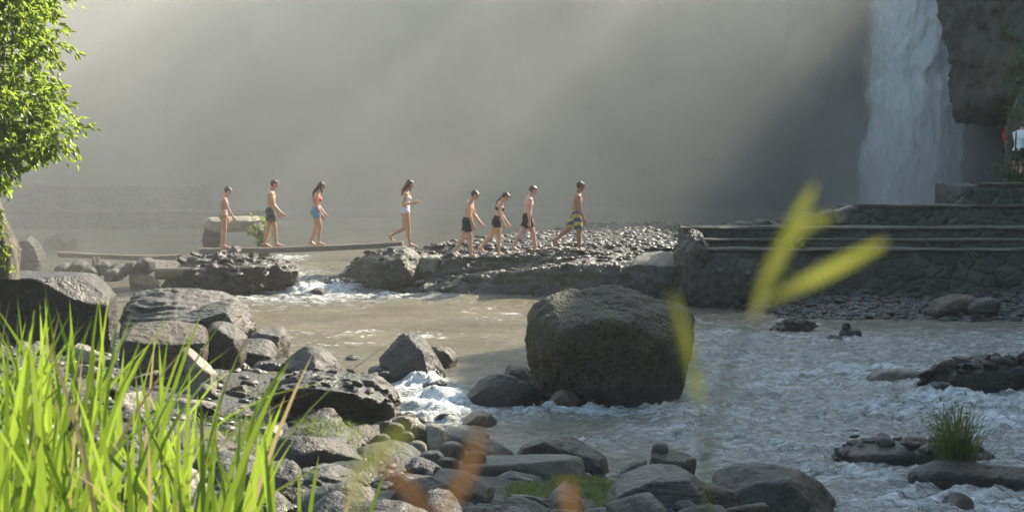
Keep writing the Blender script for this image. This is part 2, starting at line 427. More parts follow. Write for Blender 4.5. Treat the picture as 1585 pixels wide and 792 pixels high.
h = s.math('ADD', s.math('MULTIPLY', wc, 0.5), s.math('MULTIPLY', wb, s.ramp(ra, 0, 1, 0.15, 0.5)))
nm = s.bump(h, 1.0, 0.10); nm = s.bump(s.noise(s.map(p, (1, 2.0, 1)), 11, 4, 0.65), 0.8, 0.032, nm)
nm = s.bump(ff, 0.4, 0.03, nm)
M['water'] = s.done(s.pbsdf(col, s.ramp(ff, 0, 1, 0.13, 0.75), nm, IOR=1.33))
water.data.materials.append(M['water']); tag(water, kind='structure')

# ------------------------------------------------------------------ gorge walls (cliff)
def shadow_z(x, y): return 4 + 1.13 * x - 0.139 * y
CL = [(-34, -60, 16), (-33, -10, 15), (-32, 25, 15), (-30, 55, 14), (-27, 74, 14), (-17, 83, 15), (-5, 86, 15.5), (6, 86, 15.5), (11.5, 84, 16), (13.0, 79, 16),
      (15.4, 77.5, 16.0), (18.2, 76.5, 16), (18.8, 72, 16.8), (19.5, 66, 18.3), (21, 58, 21.3), (24, 50, 27.75), (26.5, 40, 30), (27.5, 25, 31), (28.5, 5, 33), (30, -25, 42), (34, -60, 48)]
CL = np.array(CL, float)
seg = np.r_[0, np.cumsum(np.hypot(np.diff(CL[:, 0]), np.diff(CL[:, 1])))]
ns = 700; su = np.linspace(0, seg[-1], ns)
bx = np.interp(su, seg, CL[:, 0]); by = np.interp(su, seg, CL[:, 1]); bh = np.interp(su, seg, CL[:, 2])
tx = np.gradient(bx, su); ty = np.gradient(by, su); ln = np.hypot(tx, ty); nx, ny = ty / ln, -tx / ln    # inward normal (to the gorge)
nx = np.convolve(np.pad(nx, 12, 'edge'), np.ones(25) / 25, 'valid'); ny = np.convolve(np.pad(ny, 12, 'edge'), np.ones(25) / 25, 'valid')
tv = np.r_[np.linspace(0, 1, 60), 1 + np.linspace(0.02, 1, 24) ** 1.5]
VV = []
for t in tv:
    up = min(t, 1.0); out = max(t - 1, 0) * 75
    z = -1.5 + (bh + 1.5) * up + out * 0.18 * np.where(bx > 15, 0.15, 1.0)
    off = -2.5 * up ** 2 - out
    VV.append(np.stack([bx + nx * off, by + ny * off, z], 1))
VV = np.array(VV).reshape(-1, 3)
d = fbm(VV * 0.12, 3, 40) * 2.0 + ridged(VV * (0.35, 0.35, 0.16), 5, 41) * 1.1 + fbm(VV * 1.1, 3, 42) * 0.35
NX = np.tile(nx, len(tv)); NY = np.tile(ny, len(tv))
VV[:, 0] += NX * d; VV[:, 1] += NY * d; VV[:, 2] += d * 0.25 * (VV[:, 2] > 2)
cliff = mesh_obj('cliff', VV, grid_faces(ns, len(tv)), M['cliff']); tag(cliff, kind='structure')

# ------------------------------------------------------------------ haze
hz = N('haze_air')
pv = hz.n('ShaderNodeVolumePrincipled'); pv.inputs['Color'].default_value = (0.95, 0.97, 1.0, 1)
pv.inputs['Density'].default_value = HAZE_DENSITY; pv.inputs['Anisotropy'].default_value = 0.35
hz.t.links.new(pv.outputs[0], hz.out.inputs['Volume'])
hb = bmesh.new(); bmesh.ops.create_cube(hb, size=1.0)
for v in hb.verts: v.co = Vector((v.co.x * 3400, 950 + v.co.y * 3400, 22.5 + v.co.z * 60))
hobj = bm_obj('haze', hb, hz.m); tag(hobj, kind='stuff')

# spray mist drifting off the waterfall, thicker towards the left
s = N('waterfall_mist'); p = s.pos()
xx, yy, z_ = s.sepz(p, 0), s.sepz(p, 1), s.sepz(p, 2)
f = s.ramp(s.math('SUBTRACT', yy, s.math('MULTIPLY', xx, 0.85)), 47.5, 62.0)
wfx = s.math('MULTIPLY', s.ramp(xx, 6, 14, 1.0, 1.25), s.ramp(xx, 16.2, 18.0, 1.0, 0.1))
nz = s.ramp(s.noise(s.map(p, (1, 0.8, 0.9)), 0.15, 4, 0.6, 1.2), 0.32, 0.68, 0.6, 1.4)
dn = s.math('MULTIPLY', s.math('MULTIPLY', f, nz), s.math('MULTIPLY', wfx, MIST_DENSITY))
vs = s.n('ShaderNodeVectorMath', operation='SUBTRACT'); s.set(vs.inputs[0], p); vs.inputs[1].default_value = (14.8, 70.2, 1.6)
vm = s.n('ShaderNodeVectorMath', operation='MULTIPLY'); s.set(vm.inputs[0], vs.outputs[0]); vm.inputs[1].default_value = (0.24, 0.3, 0.25)
vl = s.n('ShaderNodeVectorMath', operation='LENGTH'); s.set(vl.inputs[0], vm.outputs[0])
dn = s.math('ADD', dn, s.math('MULTIPLY', s.ramp(vl.outputs['Value'], 1.15, 0.1, 0, 0.42), nz))
pv = s.n('ShaderNodeVolumePrincipled'); pv.inputs['Color'].default_value = (0.98, 0.99, 0.94, 1)
s.set(pv.inputs['Density'], dn); pv.inputs['Anisotropy'].default_value = 0.3
s.t.links.new(pv.outputs[0], s.out.inputs['Volume'])
hb = bmesh.new(); bmesh.ops.create_cube(hb, size=1.0)
for v in hb.verts: v.co = Vector((-6 + v.co.x * 56, 62.5 + v.co.y * 46, 9 + v.co.z * 19))
mo = bm_obj('mist', hb, s.m); tag(mo, kind='stuff')
# ================================================================== BOULDERS
def Yb(px, py, z=0.0): return G(px, py, z).y
B = outline_rock
# --- the big boulder in the river
B('boulder', 'huge round brown boulder standing in the middle of the river', 'boulder',
  [(806, 520), (812, 480), (832, 458), (868, 442), (930, 438), (985, 447), (1030, 458), (1062, 472), (1080, 492), (1078, 525), (1062, 560), (1052, 600), (1040, 628), (900, 628), (850, 612), (826, 585), (812, 552)],
  Yb(930, 632) + 1.0, 2.4, M['boulder'], 3, sharp=15, amp=0.05, fine=0.8, k=0.62, facets=5, level=6, lean=-0.1)
# --- left bank: large block and its neighbours
yb = 33.0
B('boulder', 'large flat-topped dark block at the left edge with a pale crumbling crack', 'boulder',
  [(-120, 422), (-60, 416), (60, 418), (112, 419), (138, 424), (160, 440), (177, 462), (178, 500), (160, 545), (100, 560), (-120, 560)],
  yb, 1.2, M['dark'], 11, extras=[(-120, 429, -0.9), (0, 429, -1.0), (118, 430, -1.0), (168, 462, -0.75), (174, 545, -0.75), (60, 570, -1.0), (-120, 570, -1)], sharp=60, amp=0.03, k=0.9, facets=2)
B('boulder', 'pale layered slab boulder with a rough sunlit top at the water', 'boulder',
  [(196, 478), (208, 452), (240, 447), (300, 449), (350, 460), (385, 482), (398, 505), (392, 520), (300, 545), (185, 535)],
  Yb(300, 530) + 1.2, 3.4, M['layered'], 5, extras=[(192, 505, -1.2), (190, 535, -1.4), (275, 500, -1.6), (380, 515, -0.9), (330, 540, -1.3)], sharp=40, amp=0.07, strat=0.035, level=6)
B('boulder', 'wedge-shaped dark boulder leaning on the pale layered slab', 'boulder',
  [(262, 494), (300, 478), (345, 462), (362, 462), (372, 478), (378, 505), (375, 520), (300, 520), (270, 505)],
  Yb(320, 535) - 0.9, 1.6, M['layered'], 8, extras=[(300, 492, -0.5), (350, 480, -0.6), (368, 515, -0.6), (290, 515, -0.5)], sharp=50, amp=0.05, strat=0.02)
B('boulder', 'square brown block with a flat sunlit top behind the tall grass', 'boulder',
  [(190, 512), (215, 500), (270, 497), (318, 506), (323, 530), (318, 570), (300, 600), (200, 600), (186, 560)],
  28.5, 1.5, M['brown'], 9, extras=[(186, 527, -0.7), (240, 533, -0.75), (300, 533, -0.7), (318, 527, -0.6), (188, 600, -0.8), (305, 600, -0.8)], sharp=50, amp=0.035, strat=0.015, level=6, k=.9, facets=3)
B('boulder', 'rounded grey boulder with a knobbly lit crest beside the square brown block', 'boulder',
  [(318, 520), (322, 502), (340, 496), (360, 502), (378, 514), (386, 524), (380, 536), (345, 545), (320, 545)],
  29.6, 1.0, M['grey'], 12, sharp=18, amp=0.07)
B('boulder', 'long flat-topped grey boulder lying in shallow water by the left bank', 'boulder',
  [(330, 540), (352, 530), (390, 524), (415, 523), (428, 535), (432, 548), (424, 562), (380, 568), (340, 562)],
  Yb(380, 566), 1.2, M['grey'], 14, extras=[(335, 545, -0.5), (375, 541, -0.6), (412, 543, -0.5), (425, 562, -0.4), (345, 566, -0.5)], sharp=40, amp=0.04)
B('boulder', 'round split grey boulder at the water end of the left bank pile', 'boulder',
  [(385, 515), (398, 506), (420, 506), (436, 507), (448, 514), (451, 528), (446, 542), (430, 550), (405, 545), (388, 532)],
  Yb(420, 556) + 0.3, 1.0, M['grey'], 15, sharp=24, amp=0.06)
B('rock', 'thin flat stone lying in the water under the long grey boulder', 'rock',
  [(385, 568), (400, 558), (425, 556), (440, 562), (436, 574), (395, 578)], Yb(415, 575), 0.5, M['dark'], 16)
B('boulder', 'low pyramid boulder standing in still brown water', 'boulder',
  [(434, 568), (452, 548), (470, 536), (482, 533), (505, 540), (522, 556), (530, 570), (520, 576), (440, 576)],
  Yb(480, 574), 1.0, M['grey'], 17, extras=[(440, 572, -0.3), (470, 548, -0.15), (490, 572, -0.55), (522, 572, -0.25)], sharp=36, amp=0.04)
B('boulder', 'tall dark pyramid boulder in the middle of the brown water', 'boulder',
  [(578, 562), (598, 540), (622, 516), (632, 513), (650, 517), (668, 532), (682, 550), (690, 570), (680, 588), (600, 588), (582, 574)],
  Yb(640, 588), 1.3, M['dark'], 18, extras=[(590, 572, -0.4), (630, 522, -0.05), (655, 545, -0.45), (665, 588, -0.5), (610, 588, -0.55)], sharp=36, amp=0.035)
B('boulder', 'small rough brown boulder tucked behind the tall dark pyramid', 'boulder',
  [(660, 540), (672, 532), (692, 535), (704, 545), (709, 555), (700, 566), (684, 574), (664, 572)],
  Yb(680, 572) + 0.5, 0.8, M['brown'], 19, sharp=20, amp=0.09)
B('rock', 'small dark rock peeping out of the brown water by the pyramid', 'rock',
  [(533, 552), (545, 548), (558, 551), (560, 557), (536, 558)], Yb(546, 556), 0.4, M['dark'], 20)
B('rock', 'low rounded brown rock at the foot of the tall dark pyramid', 'rock',
  [(565, 572), (580, 565), (600, 568), (612, 578), (606, 590), (572, 588)], Yb(590, 590), 0.6, M['dark'], 21)
B('boulder', 'slanting dark boulder between the small rapid and the huge boulder', 'boulder',
  [(715, 618), (728, 602), (748, 585), (775, 575), (800, 580), (822, 590), (835, 605), (835, 622), (800, 628), (730, 628)],
  Yb(770, 627), 1.1, M['dark'], 22, extras=[(722, 622, -0.3), (762, 592, -0.3), (790, 626, -0.5)], sharp=34, amp=0.06)
B('rock', 'round black rock wedged against the left side of the huge boulder', 'rock',
  [(778, 575), (785, 564), (802, 561), (820, 568), (826, 582), (812, 592), (785, 588)], Yb(800, 600) + 0.4, 0.8, M['dark'], 23)
B('rock', 'wet brown rock breaking the current at the base of the huge boulder', 'rock',
  [(848, 622), (856, 608), (868, 601), (884, 606), (900, 618), (895, 626), (855, 627)], Yb(875, 637), 0.4, M['brown'], 24)
B('boulder', 'flat brown rock alone in the white water below the small rapid', 'boulder',
  [(708, 653), (725, 641), (742, 636), (764, 638), (771, 647), (768, 656), (720, 658)], Yb(740, 656), 0.7, M['brown'], 25, sharp=24)
B('rock', 'thin dark rock awash beside the bottom bank', 'rock',
  [(728, 672), (745, 670), (758, 672), (756, 678), (735, 679)], Yb(742, 677), 0.3, M['dark'], 26)
B('rock', 'dark wet rock at the lip of the small rapid', 'rock',
  [(648, 602), (660, 590), (680, 587), (694, 591), (690, 600), (670, 606)], Yb(670, 604), 0.5, M['dark'], 27)
B('boulder', 'pointed white sunlit rock in front of the square brown block', 'boulder',
  [(280, 540), (290, 536), (305, 552), (325, 568), (337, 578), (332, 592), (305, 596), (285, 575)], 26.6, 0.6, M['tan'], 28, sharp=34)
# --- bottom bank
B('boulder', 'big dark boulder with a rounded back at the bottom bank edge', 'boulder',
  [(800, 708), (806, 690), (822, 674), (850, 671), (885, 674), (903, 690), (925, 697), (938, 706), (943, 735), (946, 750), (900, 765), (810, 750)],
  22.6, 1.0, M['dark'], 30, extras=[(808, 700, -0.3), (850, 684, -0.4), (890, 690, -0.4), (930, 712, -0.4), (935, 755, -0.5), (830, 750, -0.4)], sharp=30, amp=0.06)
B('slab', 'long flat slab with a pale greenish top on the bottom bank', 'slab',
  [(672, 722), (700, 712), (760, 710), (830, 709), (888, 705), (906, 708), (908, 725), (900, 750), (780, 765), (676, 745)],
  21.6, 0.7, M['paleslab'], 31, extras=[(672, 726, -0.35), (760, 720, -0.4), (860, 714, -0.35), (900, 713, -0.3), (902, 750, -0.35), (690, 752, -0.35)], sharp=50, amp=0.02, k=.9)
B('boulder', 'angular dark boulder with a lit triangular face below the long slab', 'boulder',
  [(618, 770), (640, 750), (690, 733), (735, 735), (760, 758), (772, 800), (700, 830), (620, 820)],
  20.2, 0.9, M['dark'], 32, extras=[(700, 765, -0.45), (745, 745, -0.3), (755, 800, -0.5), (640, 790, -0.4)], sharp=48, amp=0.025)
B('boulder', 'flat-faced dark rock between the long slab and the grass tuft patch', 'boulder',
  [(745, 745), (790, 728), (830, 735), (850, 752), (840, 785), (760, 790)], 20.7, 0.6, M['dark'], 33, sharp=40, amp=0.03)
B('boulder', 'large pale grey boulder at the bottom edge right of the green grass patch', 'boulder',
  [(915, 800), (938, 762), (970, 732), (1010, 718), (1062, 720), (1096, 736), (1115, 770), (1125, 840), (905, 850)],
  19.3, 1.3, M['layered'], 34, extras=[(925, 800, -0.6), (980, 748, -0.5), (1065, 742, -0.5), (1115, 810, -0.6), (915, 850, -0.7), (1120, 850, -.7)], sharp=45, facets=8, amp=0.05, level=6)
B('boulder', 'broad brownish-grey boulder at the bottom edge by the white water', 'boulder',
  [(1088, 770), (1096, 734), (1140, 720), (1192, 719), (1240, 731), (1270, 752), (1292, 790), (1290, 840), (1090, 845)],
  19.6, 1.4, M['grey'], 35, extras=[(1105, 760, -0.4), (1150, 742, -0.4), (1220, 745, -0.5), (1285, 810, -0.6), (1095, 845, -0.7), (1280, 845, -.7)], sharp=45, facets=8, amp=0.05, level=6)
B('boulder', 'dark wet boulder at the outer end of the broad brownish-grey one', 'boulder',
  [(1225, 745), (1240, 736), (1262, 738), (1280, 752), (1296, 778), (1290, 800), (1240, 800)], 20.5, 0.6, M['dark'], 36)
B('rock', 'small round rock perched on top of the mossy green-sided rock', 'rock',
  [(1006, 695), (1009, 684), (1020, 679), (1032, 682), (1037, 692), (1030, 702), (1010, 703)], 21.0, 0.25, M['grey'], 37, sharp=12, amp=.04)
B('rock', 'squarish rock with a mossy green side at the water edge', 'rock',
  [(1005, 712), (1015, 698), (1045, 694), (1068, 700), (1079, 712), (1070, 724), (1010, 730)], 21.0, 0.5, M['mossy'], 38,
  extras=[(1010, 703, -0.25), (1060, 706, -0.25), (1062, 728, -0.3), (1012, 730, -0.3)], sharp=46, amp=.02)
B('rock', 'tilted blue-grey slate rock left of the mossy green-sided rock', 'rock',
  [(955, 738), (962, 725), (985, 712), (1000, 710), (1008, 722), (1000, 738), (970, 742)], 21.2, 0.4, M['layered'], 39, sharp=46, amp=.02)
B('boulder', 'black wet double-humped rock at the bottom right edge', 'boulder',
  [(1440, 795), (1448, 778), (1465, 770), (1478, 762), (1500, 762), (1512, 775), (1516, 800), (1480, 805)], 20.4, 0.6, M['dark'], 40, sharp=16)
B('boulder', 'large grey layered boulder at the bottom behind the last grass blades', 'boulder',
  [(420, 770), (450, 735), (490, 718), (520, 722), (560, 742), (590, 775), (600, 830), (420, 840)],
  18.0, 1.3, M['layered'], 41, extras=[(440, 770, -0.4), (500, 738, -0.4), (570, 775, -0.5)], sharp=34, amp=0.06, strat=0.03, level=6)
B('boulder', 'smooth brown sloping boulder in the middle of the bottom bank', 'boulder',
  [(535, 712), (560, 688), (600, 680), (640, 690), (668, 712), (672, 740), (600, 755), (540, 745)], 21.5, 1.1, M['mossy'], 42, sharp=22, amp=.05)
B('boulder', 'long grassy-topped boulder on the bank above the layered grey one', 'boulder',
  [(400, 700), (430, 668), (480, 655), (540, 660), (575, 682), (560, 712), (480, 725), (410, 722)], 22.5, 1.4, M['mossy'], 43, sharp=20, amp=.06)
B('boulder', 'dark long boulder above the cluster of pale round stones', 'boulder',
  [(660, 668), (680, 655), (720, 665), (770, 690), (800, 702), (795, 715), (720, 712), (668, 695)], 23.2, 1.0, M['dark'], 44, sharp=26, amp=.04)
pale = [(672, 664, 22, 14, 'tan'), (700, 690, 24, 13, 'cobble'), (648, 666, 17, 14, 'cobble'), (668, 705, 26, 14, 'grey'), (645, 688, 20, 12, 'tan'), (630, 672, 14, 10, 'cobble'),
        (612, 660, 18, 12, 'mossy'), (735, 703, 22, 11, 'brown'), (692, 712, 22, 10, 'mossy'), (625, 650, 16, 12, 'dark'), (590, 676, 18, 10, 'grey'), (600, 655, 15, 9, 'cobble')]
for i, (x_, y_, rx_, ry_, mt) in enumerate(pale):
    B('rounded_stone', 'smooth rounded stone in the cluster beside the long slab', 'stone',
      [(x_ + rx_ * math.cos(a), y_ + ry_ * math.sin(a) * (0.9 if math.sin(a) > 0 else 1.0)) for a in np.linspace(0, 2 * math.pi, 9)[:-1]], 22.6 - (y_ - 650) * 0.022, rx_ / 100, M[mt], 60 + i,
      sharp=9, amp=.04, group='rounded stones beside the long slab', level=4)
B('earth_mound', 'low earthy hump under the green grass patch on the bottom bank', 'mound',
  [(760, 810), (775, 775), (810, 752), (870, 742), (930, 744), (975, 752), (1000, 800), (980, 840), (780, 840)], 20.4, 1.8, M['mossy'], 49, sharp=12, amp=.05, level=5)
# --- shingly wet mound behind the grass
B('rock_mound', 'wet shingly rock mound beside the small rapid', 'rock',
  [(408, 600), (430, 582), (470, 574), (520, 578), (570, 590), (600, 605), (622, 622), (610, 642), (560, 650), (450, 640), (410, 622)],
  25.6, 2.2, M['dark'], 45, extras=[(420, 606, -0.8), (480, 598, -1.0), (560, 612, -1.0), (600, 628, -0.8)], sharp=18, amp=0.09, fine=0.9, level=6)
B('rock', 'dark ridged slab on the right shoulder of the wet mound', 'rock',
  [(520, 590), (545, 575), (580, 578), (612, 600), (622, 612), (600, 614), (550, 604)], 25.6, 0.6, M['layered'], 46, sharp=40, strat=.03)
B('rock', 'black round rock at the foot of the wet mound by the foam', 'rock',
  [(600, 655), (606, 645), (622, 642), (634, 650), (637, 660), (625, 668), (605, 666)], 24.6, 0.4, M['dark'], 47, sharp=12)
B('rock', 'dark ridged rock on the left shoulder of the wet mound', 'rock',
  [(410, 600), (425, 586), (455, 576), (482, 580), (490, 592), (470, 606), (425, 612)], 25.6, 0.8, M['layered'], 48, sharp=40, strat=.04)

# --- right river: island, ledges, cobble mound
B('rock_mound', 'low dark islet carrying a row of stones in the white water', 'rock',
  [(1262, 708), (1280, 692), (1330, 684), (1400, 680), (1480, 684), (1540, 692), (1562, 705), (1540, 716), (1300, 716)],
  Yb(1400, 713), 1.0, M['dark'], 50, sharp=12, amp=.06)
B('rock_mound', 'long low black rock ledge under the grass tuft in the river', 'rock',
  [(1386, 735), (1405, 720), (1440, 708), (1500, 712), (1540, 724), (1600, 732), (1660, 735), (1660, 752), (1500, 752), (1400, 752)],
  Yb(1480, 752), 0.9, M['dark'], 51, sharp=14, amp=.06)
B('rock_mound', 'jagged black rock ledge where the right river tumbles', 'rock',
  [(1425, 585), (1440, 568), (1490, 560), (1560, 556), (1640, 552), (1700, 560), (1700, 610), (1560, 612), (1460, 610), (1430, 600)],
  Yb(1540, 604), 1.2, M['dark'], 52, sharp=14, amp=.09, fine=.9, level=6)
B('rock', 'smooth tan curved rock with a dark hollow at the tip of the right ledge', 'rock',
  [(1330, 590), (1345, 574), (1375, 567), (1420, 569), (1440, 576), (1430, 584), (1380, 586), (1350, 596)], Yb(1380, 590), 0.5, M['tan'], 53, sharp=12)
B('rock', 'black wet rock at the near edge of the jagged right ledge', 'rock',
  [(1430, 598), (1445, 588), (1470, 590), (1480, 604), (1465, 614), (1438, 612)], Yb(1455, 612), 0.4, M['dark'], 54)
B('rock', 'black sea-lion shaped rock with a small stone on top in the right river', 'rock',
  [(1297, 512), (1306, 506), (1325, 504), (1336, 512), (1336, 522), (1320, 524), (1300, 522)], Yb(1316, 523), 0.45, M['dark'], 55, sharp=12)
B('rock', 'tiny dark stone on the black rock of the right river', 'rock',
  [(1302, 506), (1304, 498), (1312, 496), (1318, 500), (1317, 506)], Yb(1316, 523), 0.15, M['dark'], 56, sharp=10)
B('rock', 'thin dark rock awash near the black sea-lion shaped rock', 'rock',
  [(1268, 524), (1285, 516), (1300, 520), (1312, 526), (1300, 530), (1275, 529)], Yb(1290, 529), 0.3, M['dark'], 57)
B('rock', 'large flat brown slab lying on the gravel bank', 'rock',
  [(1428, 484), (1445, 464), (1475, 454), (1505, 456), (1522, 466), (1500, 482), (1440, 490)], 41.2, 1.2, M['brown'], 58, sharp=34, amp=.03)
B('rock', 'flat bluish slate lying right of the brown slab on the gravel bank', 'rock',
  [(1486, 474), (1500, 464), (1535, 458), (1552, 464), (1540, 478), (1490, 484)], 40.9, 0.8, M['layered'], 59, sharp=40, amp=.02)
# --- hazy left background
B('boulder', 'hazy ribbed boulder right of the vine-covered trunk', 'boulder',
  [(22, 395), (28, 370), (46, 364), (62, 378), (72, 398), (60, 408), (30, 408)], 50, 1.0, M['layered'], 70, sharp=30)
B('boulder', 'large hazy rounded boulder beyond the left plank', 'boulder',
  [(62, 392), (72, 362), (100, 352), (118, 368), (122, 392), (100, 398)], 56, 1.6, M['grey'], 71, sharp=16)
B('boulder', 'block boulder with a sloping sunlit top below the left plank', 'boulder',
  [(198, 432), (205, 408), (230, 402), (270, 404), (282, 402), (290, 420), (286, 444), (240, 452), (204, 446)],
  Yb(240, 448), 1.2, M['tan'], 72, extras=[(200, 425, -0.4), (222, 425, -0.6), (242, 430, -0.7), (245, 448, -0.7)], sharp=40, amp=.03)
B('boulder', 'rough dark pier of piled rock under the left end of the plank bridge', 'rock',
  [(255, 446), (262, 425), (285, 408), (310, 396), (380, 396), (425, 402), (440, 408), (425, 432), (372, 444), (300, 449)],
  46.5, 2.4, M['dark'], 73, sharp=24, amp=.14, fine=1.0, level=6)
B('rock', 'jumble of dark wet rock right of the bridge pier', 'rock',
  [(372, 428), (385, 408), (410, 400), (440, 404), (468, 416), (455, 424), (410, 430)], 47.0, 1.2, M['dark'], 74, sharp=24, amp=.12, fine=.9, strat=.04)
B('rock', 'flat wet rock in the foam just left of the long ledge', 'rock',
  [(478, 452), (485, 445), (500, 446), (508, 456), (495, 460)], Yb(492, 459), 0.5, M['dark'], 75)
B('rock', 'small tan rock on the block boulder below the left plank', 'rock',
  [(278, 410), (282, 403), (294, 404), (298, 411), (290, 416)], 46.6, 0.3, M['tan'], 76)
for i, (x0, y0) in enumerate([(100, 408), (122, 404), (160, 406), (184, 410), (206, 406), (140, 414), (176, 416), (226, 400)]):
    B('rubble_stone', 'hazy stone of the low rubble row under the left plank', 'stone',
      [(x0 - 16, y0 + 8), (x0 - 9, y0), (x0 + 3, y0 - 2), (x0 + 15, y0 + 4), (x0 + 12, y0 + 9)], 48.5 - i * 0.1, 0.7, M['grey'], 80 + i, group='rubble under the left plank', level=4, facets=16, sharp=40, amp=.14, sink=.15)

# ================================================================== ROCK LEDGE the people walk on
def ledge():
    pxs = np.linspace(478, 1075, 420)
    def K(xs, ys): return np.interp(pxs, xs, ys)
    yW = K([478, 1075], [459, 459])                                           # waterline
    yA = K([478, 500, 560, 640, 700, 780, 850, 930, 1000, 1040, 1075], [460, 455, 451, 446, 436, 424, 416, 408, 411, 412, 425])   # top of lower tier
    yB = K([478, 500, 540, 600, 640, 700, 760, 850, 900, 960, 1000, 1040, 1075], [461, 450, 428, 410, 406, 402, 399, 391, 389, 394, 396, 396, 410])
    yT = K([478, 500, 540, 570, 640, 655, 700, 740, 800, 860, 910, 960, 1000, 1050, 1075], [462, 447, 420, 392, 389, 397, 399, 396, 390, 385, 389, 392, 393, 394, 408])
    DW = K([478, 1075], [46.6, 45.4])
    rows = []
    def row(y, D): rows.append(np.array([tuple(P(a, b, c)) for a, b, c in zip(pxs, y, D)]))
    base = P(0, 459, 46.6)
    dA, dA2, dB = DW + 0.35, DW + 1.1, DW + 1.45
    yW2 = yW + 12
    row(yW2, DW - 0.1); row(yA, dA)
    # tread between tiers keeps its height
    A = rows[-1].copy(); A[:, 0] *= (dA2 / dA); A[:, 1] = dA2; A[:, 2] += 0.06; rows.append(A)
    row(np.minimum(yB, yA - 1), dB)
    T = np.array([tuple(P(a, b, c)) for a, b, c in zip(pxs, yT, np.full_like(pxs, 48.4))])
    rows.append(T)
    T2 = T.copy(); T2[:, 0] *= 49.6 / 48.4; T2[:, 1] = 49.6; T2[:, 2] = np.minimum(T2[:, 2], 0.98); rows.append(T2)
    T3 = T2.copy(); T3[:, 1] = 50.6; T3[:, 2] = -0.3; rows.append(T3)
    Rr = np.array(rows); out = []; cnt = [14, 12, 22, 30, 14, 12]
    for i, n_ in enumerate(cnt):
        for t in np.linspace(0, 1, n_, endpoint=False): out.append(Rr[i] * (1 - t) + Rr[i + 1] * t)
    out.append(Rr[-1]); V = np.array(out); nv, nu = V.shape[:2]; V = V.reshape(-1, 3)
    n1 = fbm(V * 0.9, 4, 90); n2 = ridged(V * (1.1, 1.6, 3.0), 5, 91, .6); n3 = fbm(V * 5, 3, 92)
    V[:, 2] += n1 * 0.08 + n2 * 0.07 + n3 * 0.035
    V[:, 1] -= n2 * 0.22 + fbm(V * 2.4, 3, 94) * 0.12
    V[:, 0] += fbm(V * 1.7, 3, 95) * 0.12
    return V, grid_faces(nu, nv)
V, Fc = ledge()
ledge_o = mesh_obj('rock_ledge', V, Fc, M['ledge'], origin=(0, 47, 0))
tag(ledge_o, 'long low tiered rock ledge the people are walking along', 'rock ledge')
B('slab', 'pale sunlit flat slab at the right end of the ledge', 'slab',
  [(976, 402), (990, 393), (1030, 387), (1046, 388), (1052, 404), (1048, 420), (1010, 424), (980, 414)], 46.9, 1.8, M['tan'], 100,
  extras=[(980, 407, -0.9), (1012, 411, -1.0), (1046, 408, -0.8), (1042, 424, -0.9), (988, 420, -0.9)], sharp=40, amp=.04)
B('rock', 'lump of dark masonry under the right end of the plank bridge', 'rock',
  [(556, 420), (566, 398), (590, 384), (622, 380), (640, 386), (650, 400), (648, 430), (600, 440), (560, 436)], 47.4, 1.6, M['ledge'], 101, sharp=22, amp=.06, fine=.8, level=6)
B('rock', 'flat cream stone lying on the ledge behind the woman in the white swimsuit', 'rock',
  [(640, 404), (648, 396), (672, 392), (684, 398), (680, 405), (650, 407)], 47.6, 0.6, M['tan'], 102, sharp=14)
B('rock', 'dark rounded rock on the ledge left of the first man in black shorts', 'rock',
  [(684, 396), (692, 388), (704, 388), (712, 396), (706, 401), (690, 401)], 47.9, 0.5, M['dark'], 103, sharp=14)
B('rock', 'brown rock the lead walker is stepping over', 'rock',
  [(868, 392), (880, 384), (900, 384), (918, 392), (930, 400), (900, 402), (872, 400)], 47.6, 0.7, M['brown'], 104, sharp=18, amp=.08)
# ================================================================== STONE TERRACE (cobbled masonry)
s = N('masonry'); p = s.pos()
pm = s.map(p, (3.1, 3.1, 4.2)); pw = s.n('ShaderNodeVectorMath', operation='ADD'); s.set(pw.inputs[0], pm)
nz = s.n('ShaderNodeTexNoise'); s.set(nz.inputs['Vector'], p); nz.inputs['Scale'].default_value = 3.0
sc_ = s.n('ShaderNodeVectorMath', operation='SCALE'); s.set(sc_.inputs[0], nz.outputs['Color']); sc_.inputs['Scale'].default_value = 0.5
s.set(pw.inputs[1], sc_.outputs[0])
vd = s.voro(pw.outputs[0], 1.0, 'DISTANCE_TO_EDGE'); vc = s.voro(pw.outputs[0], 1.0, out='Color')
n1 = s.noise(p, 1.2, 6, 0.7); n2 = s.noise(p, 14, 4, 0.6)
st = s.mix(s.sepz(vc, 0), (0.022, 0.024, 0.02), (0.085, 0.083, 0.07))
c = s.mix(s.ramp(vd, 0.03, 0.10), (0.075, 0.072, 0.06), st)
c = s.mix(s.ramp(n1, 0.45, 0.65, 0, 0.8), c, (0.025, 0.03, 0.015))
c = s.mix(s.ramp(n2, 0.45, 0.75, 0, 0.5), c, (0.08, 0.078, 0.065))
nm = s.bump(s.ramp(vd, 0.0, 0.22), 0.7, 0.06); nm = s.bump(n2, 0.4, 0.02, nm)
M['masonry'] = s.done(s.pbsdf(c, 0.75, nm))
M['coping'] = rock_material('coping_stone', (0.09, 0.088, 0.075), (0.26, 0.24, 0.20), 1.2, 0.6, rough=0.75, wet=False, var=0.1)

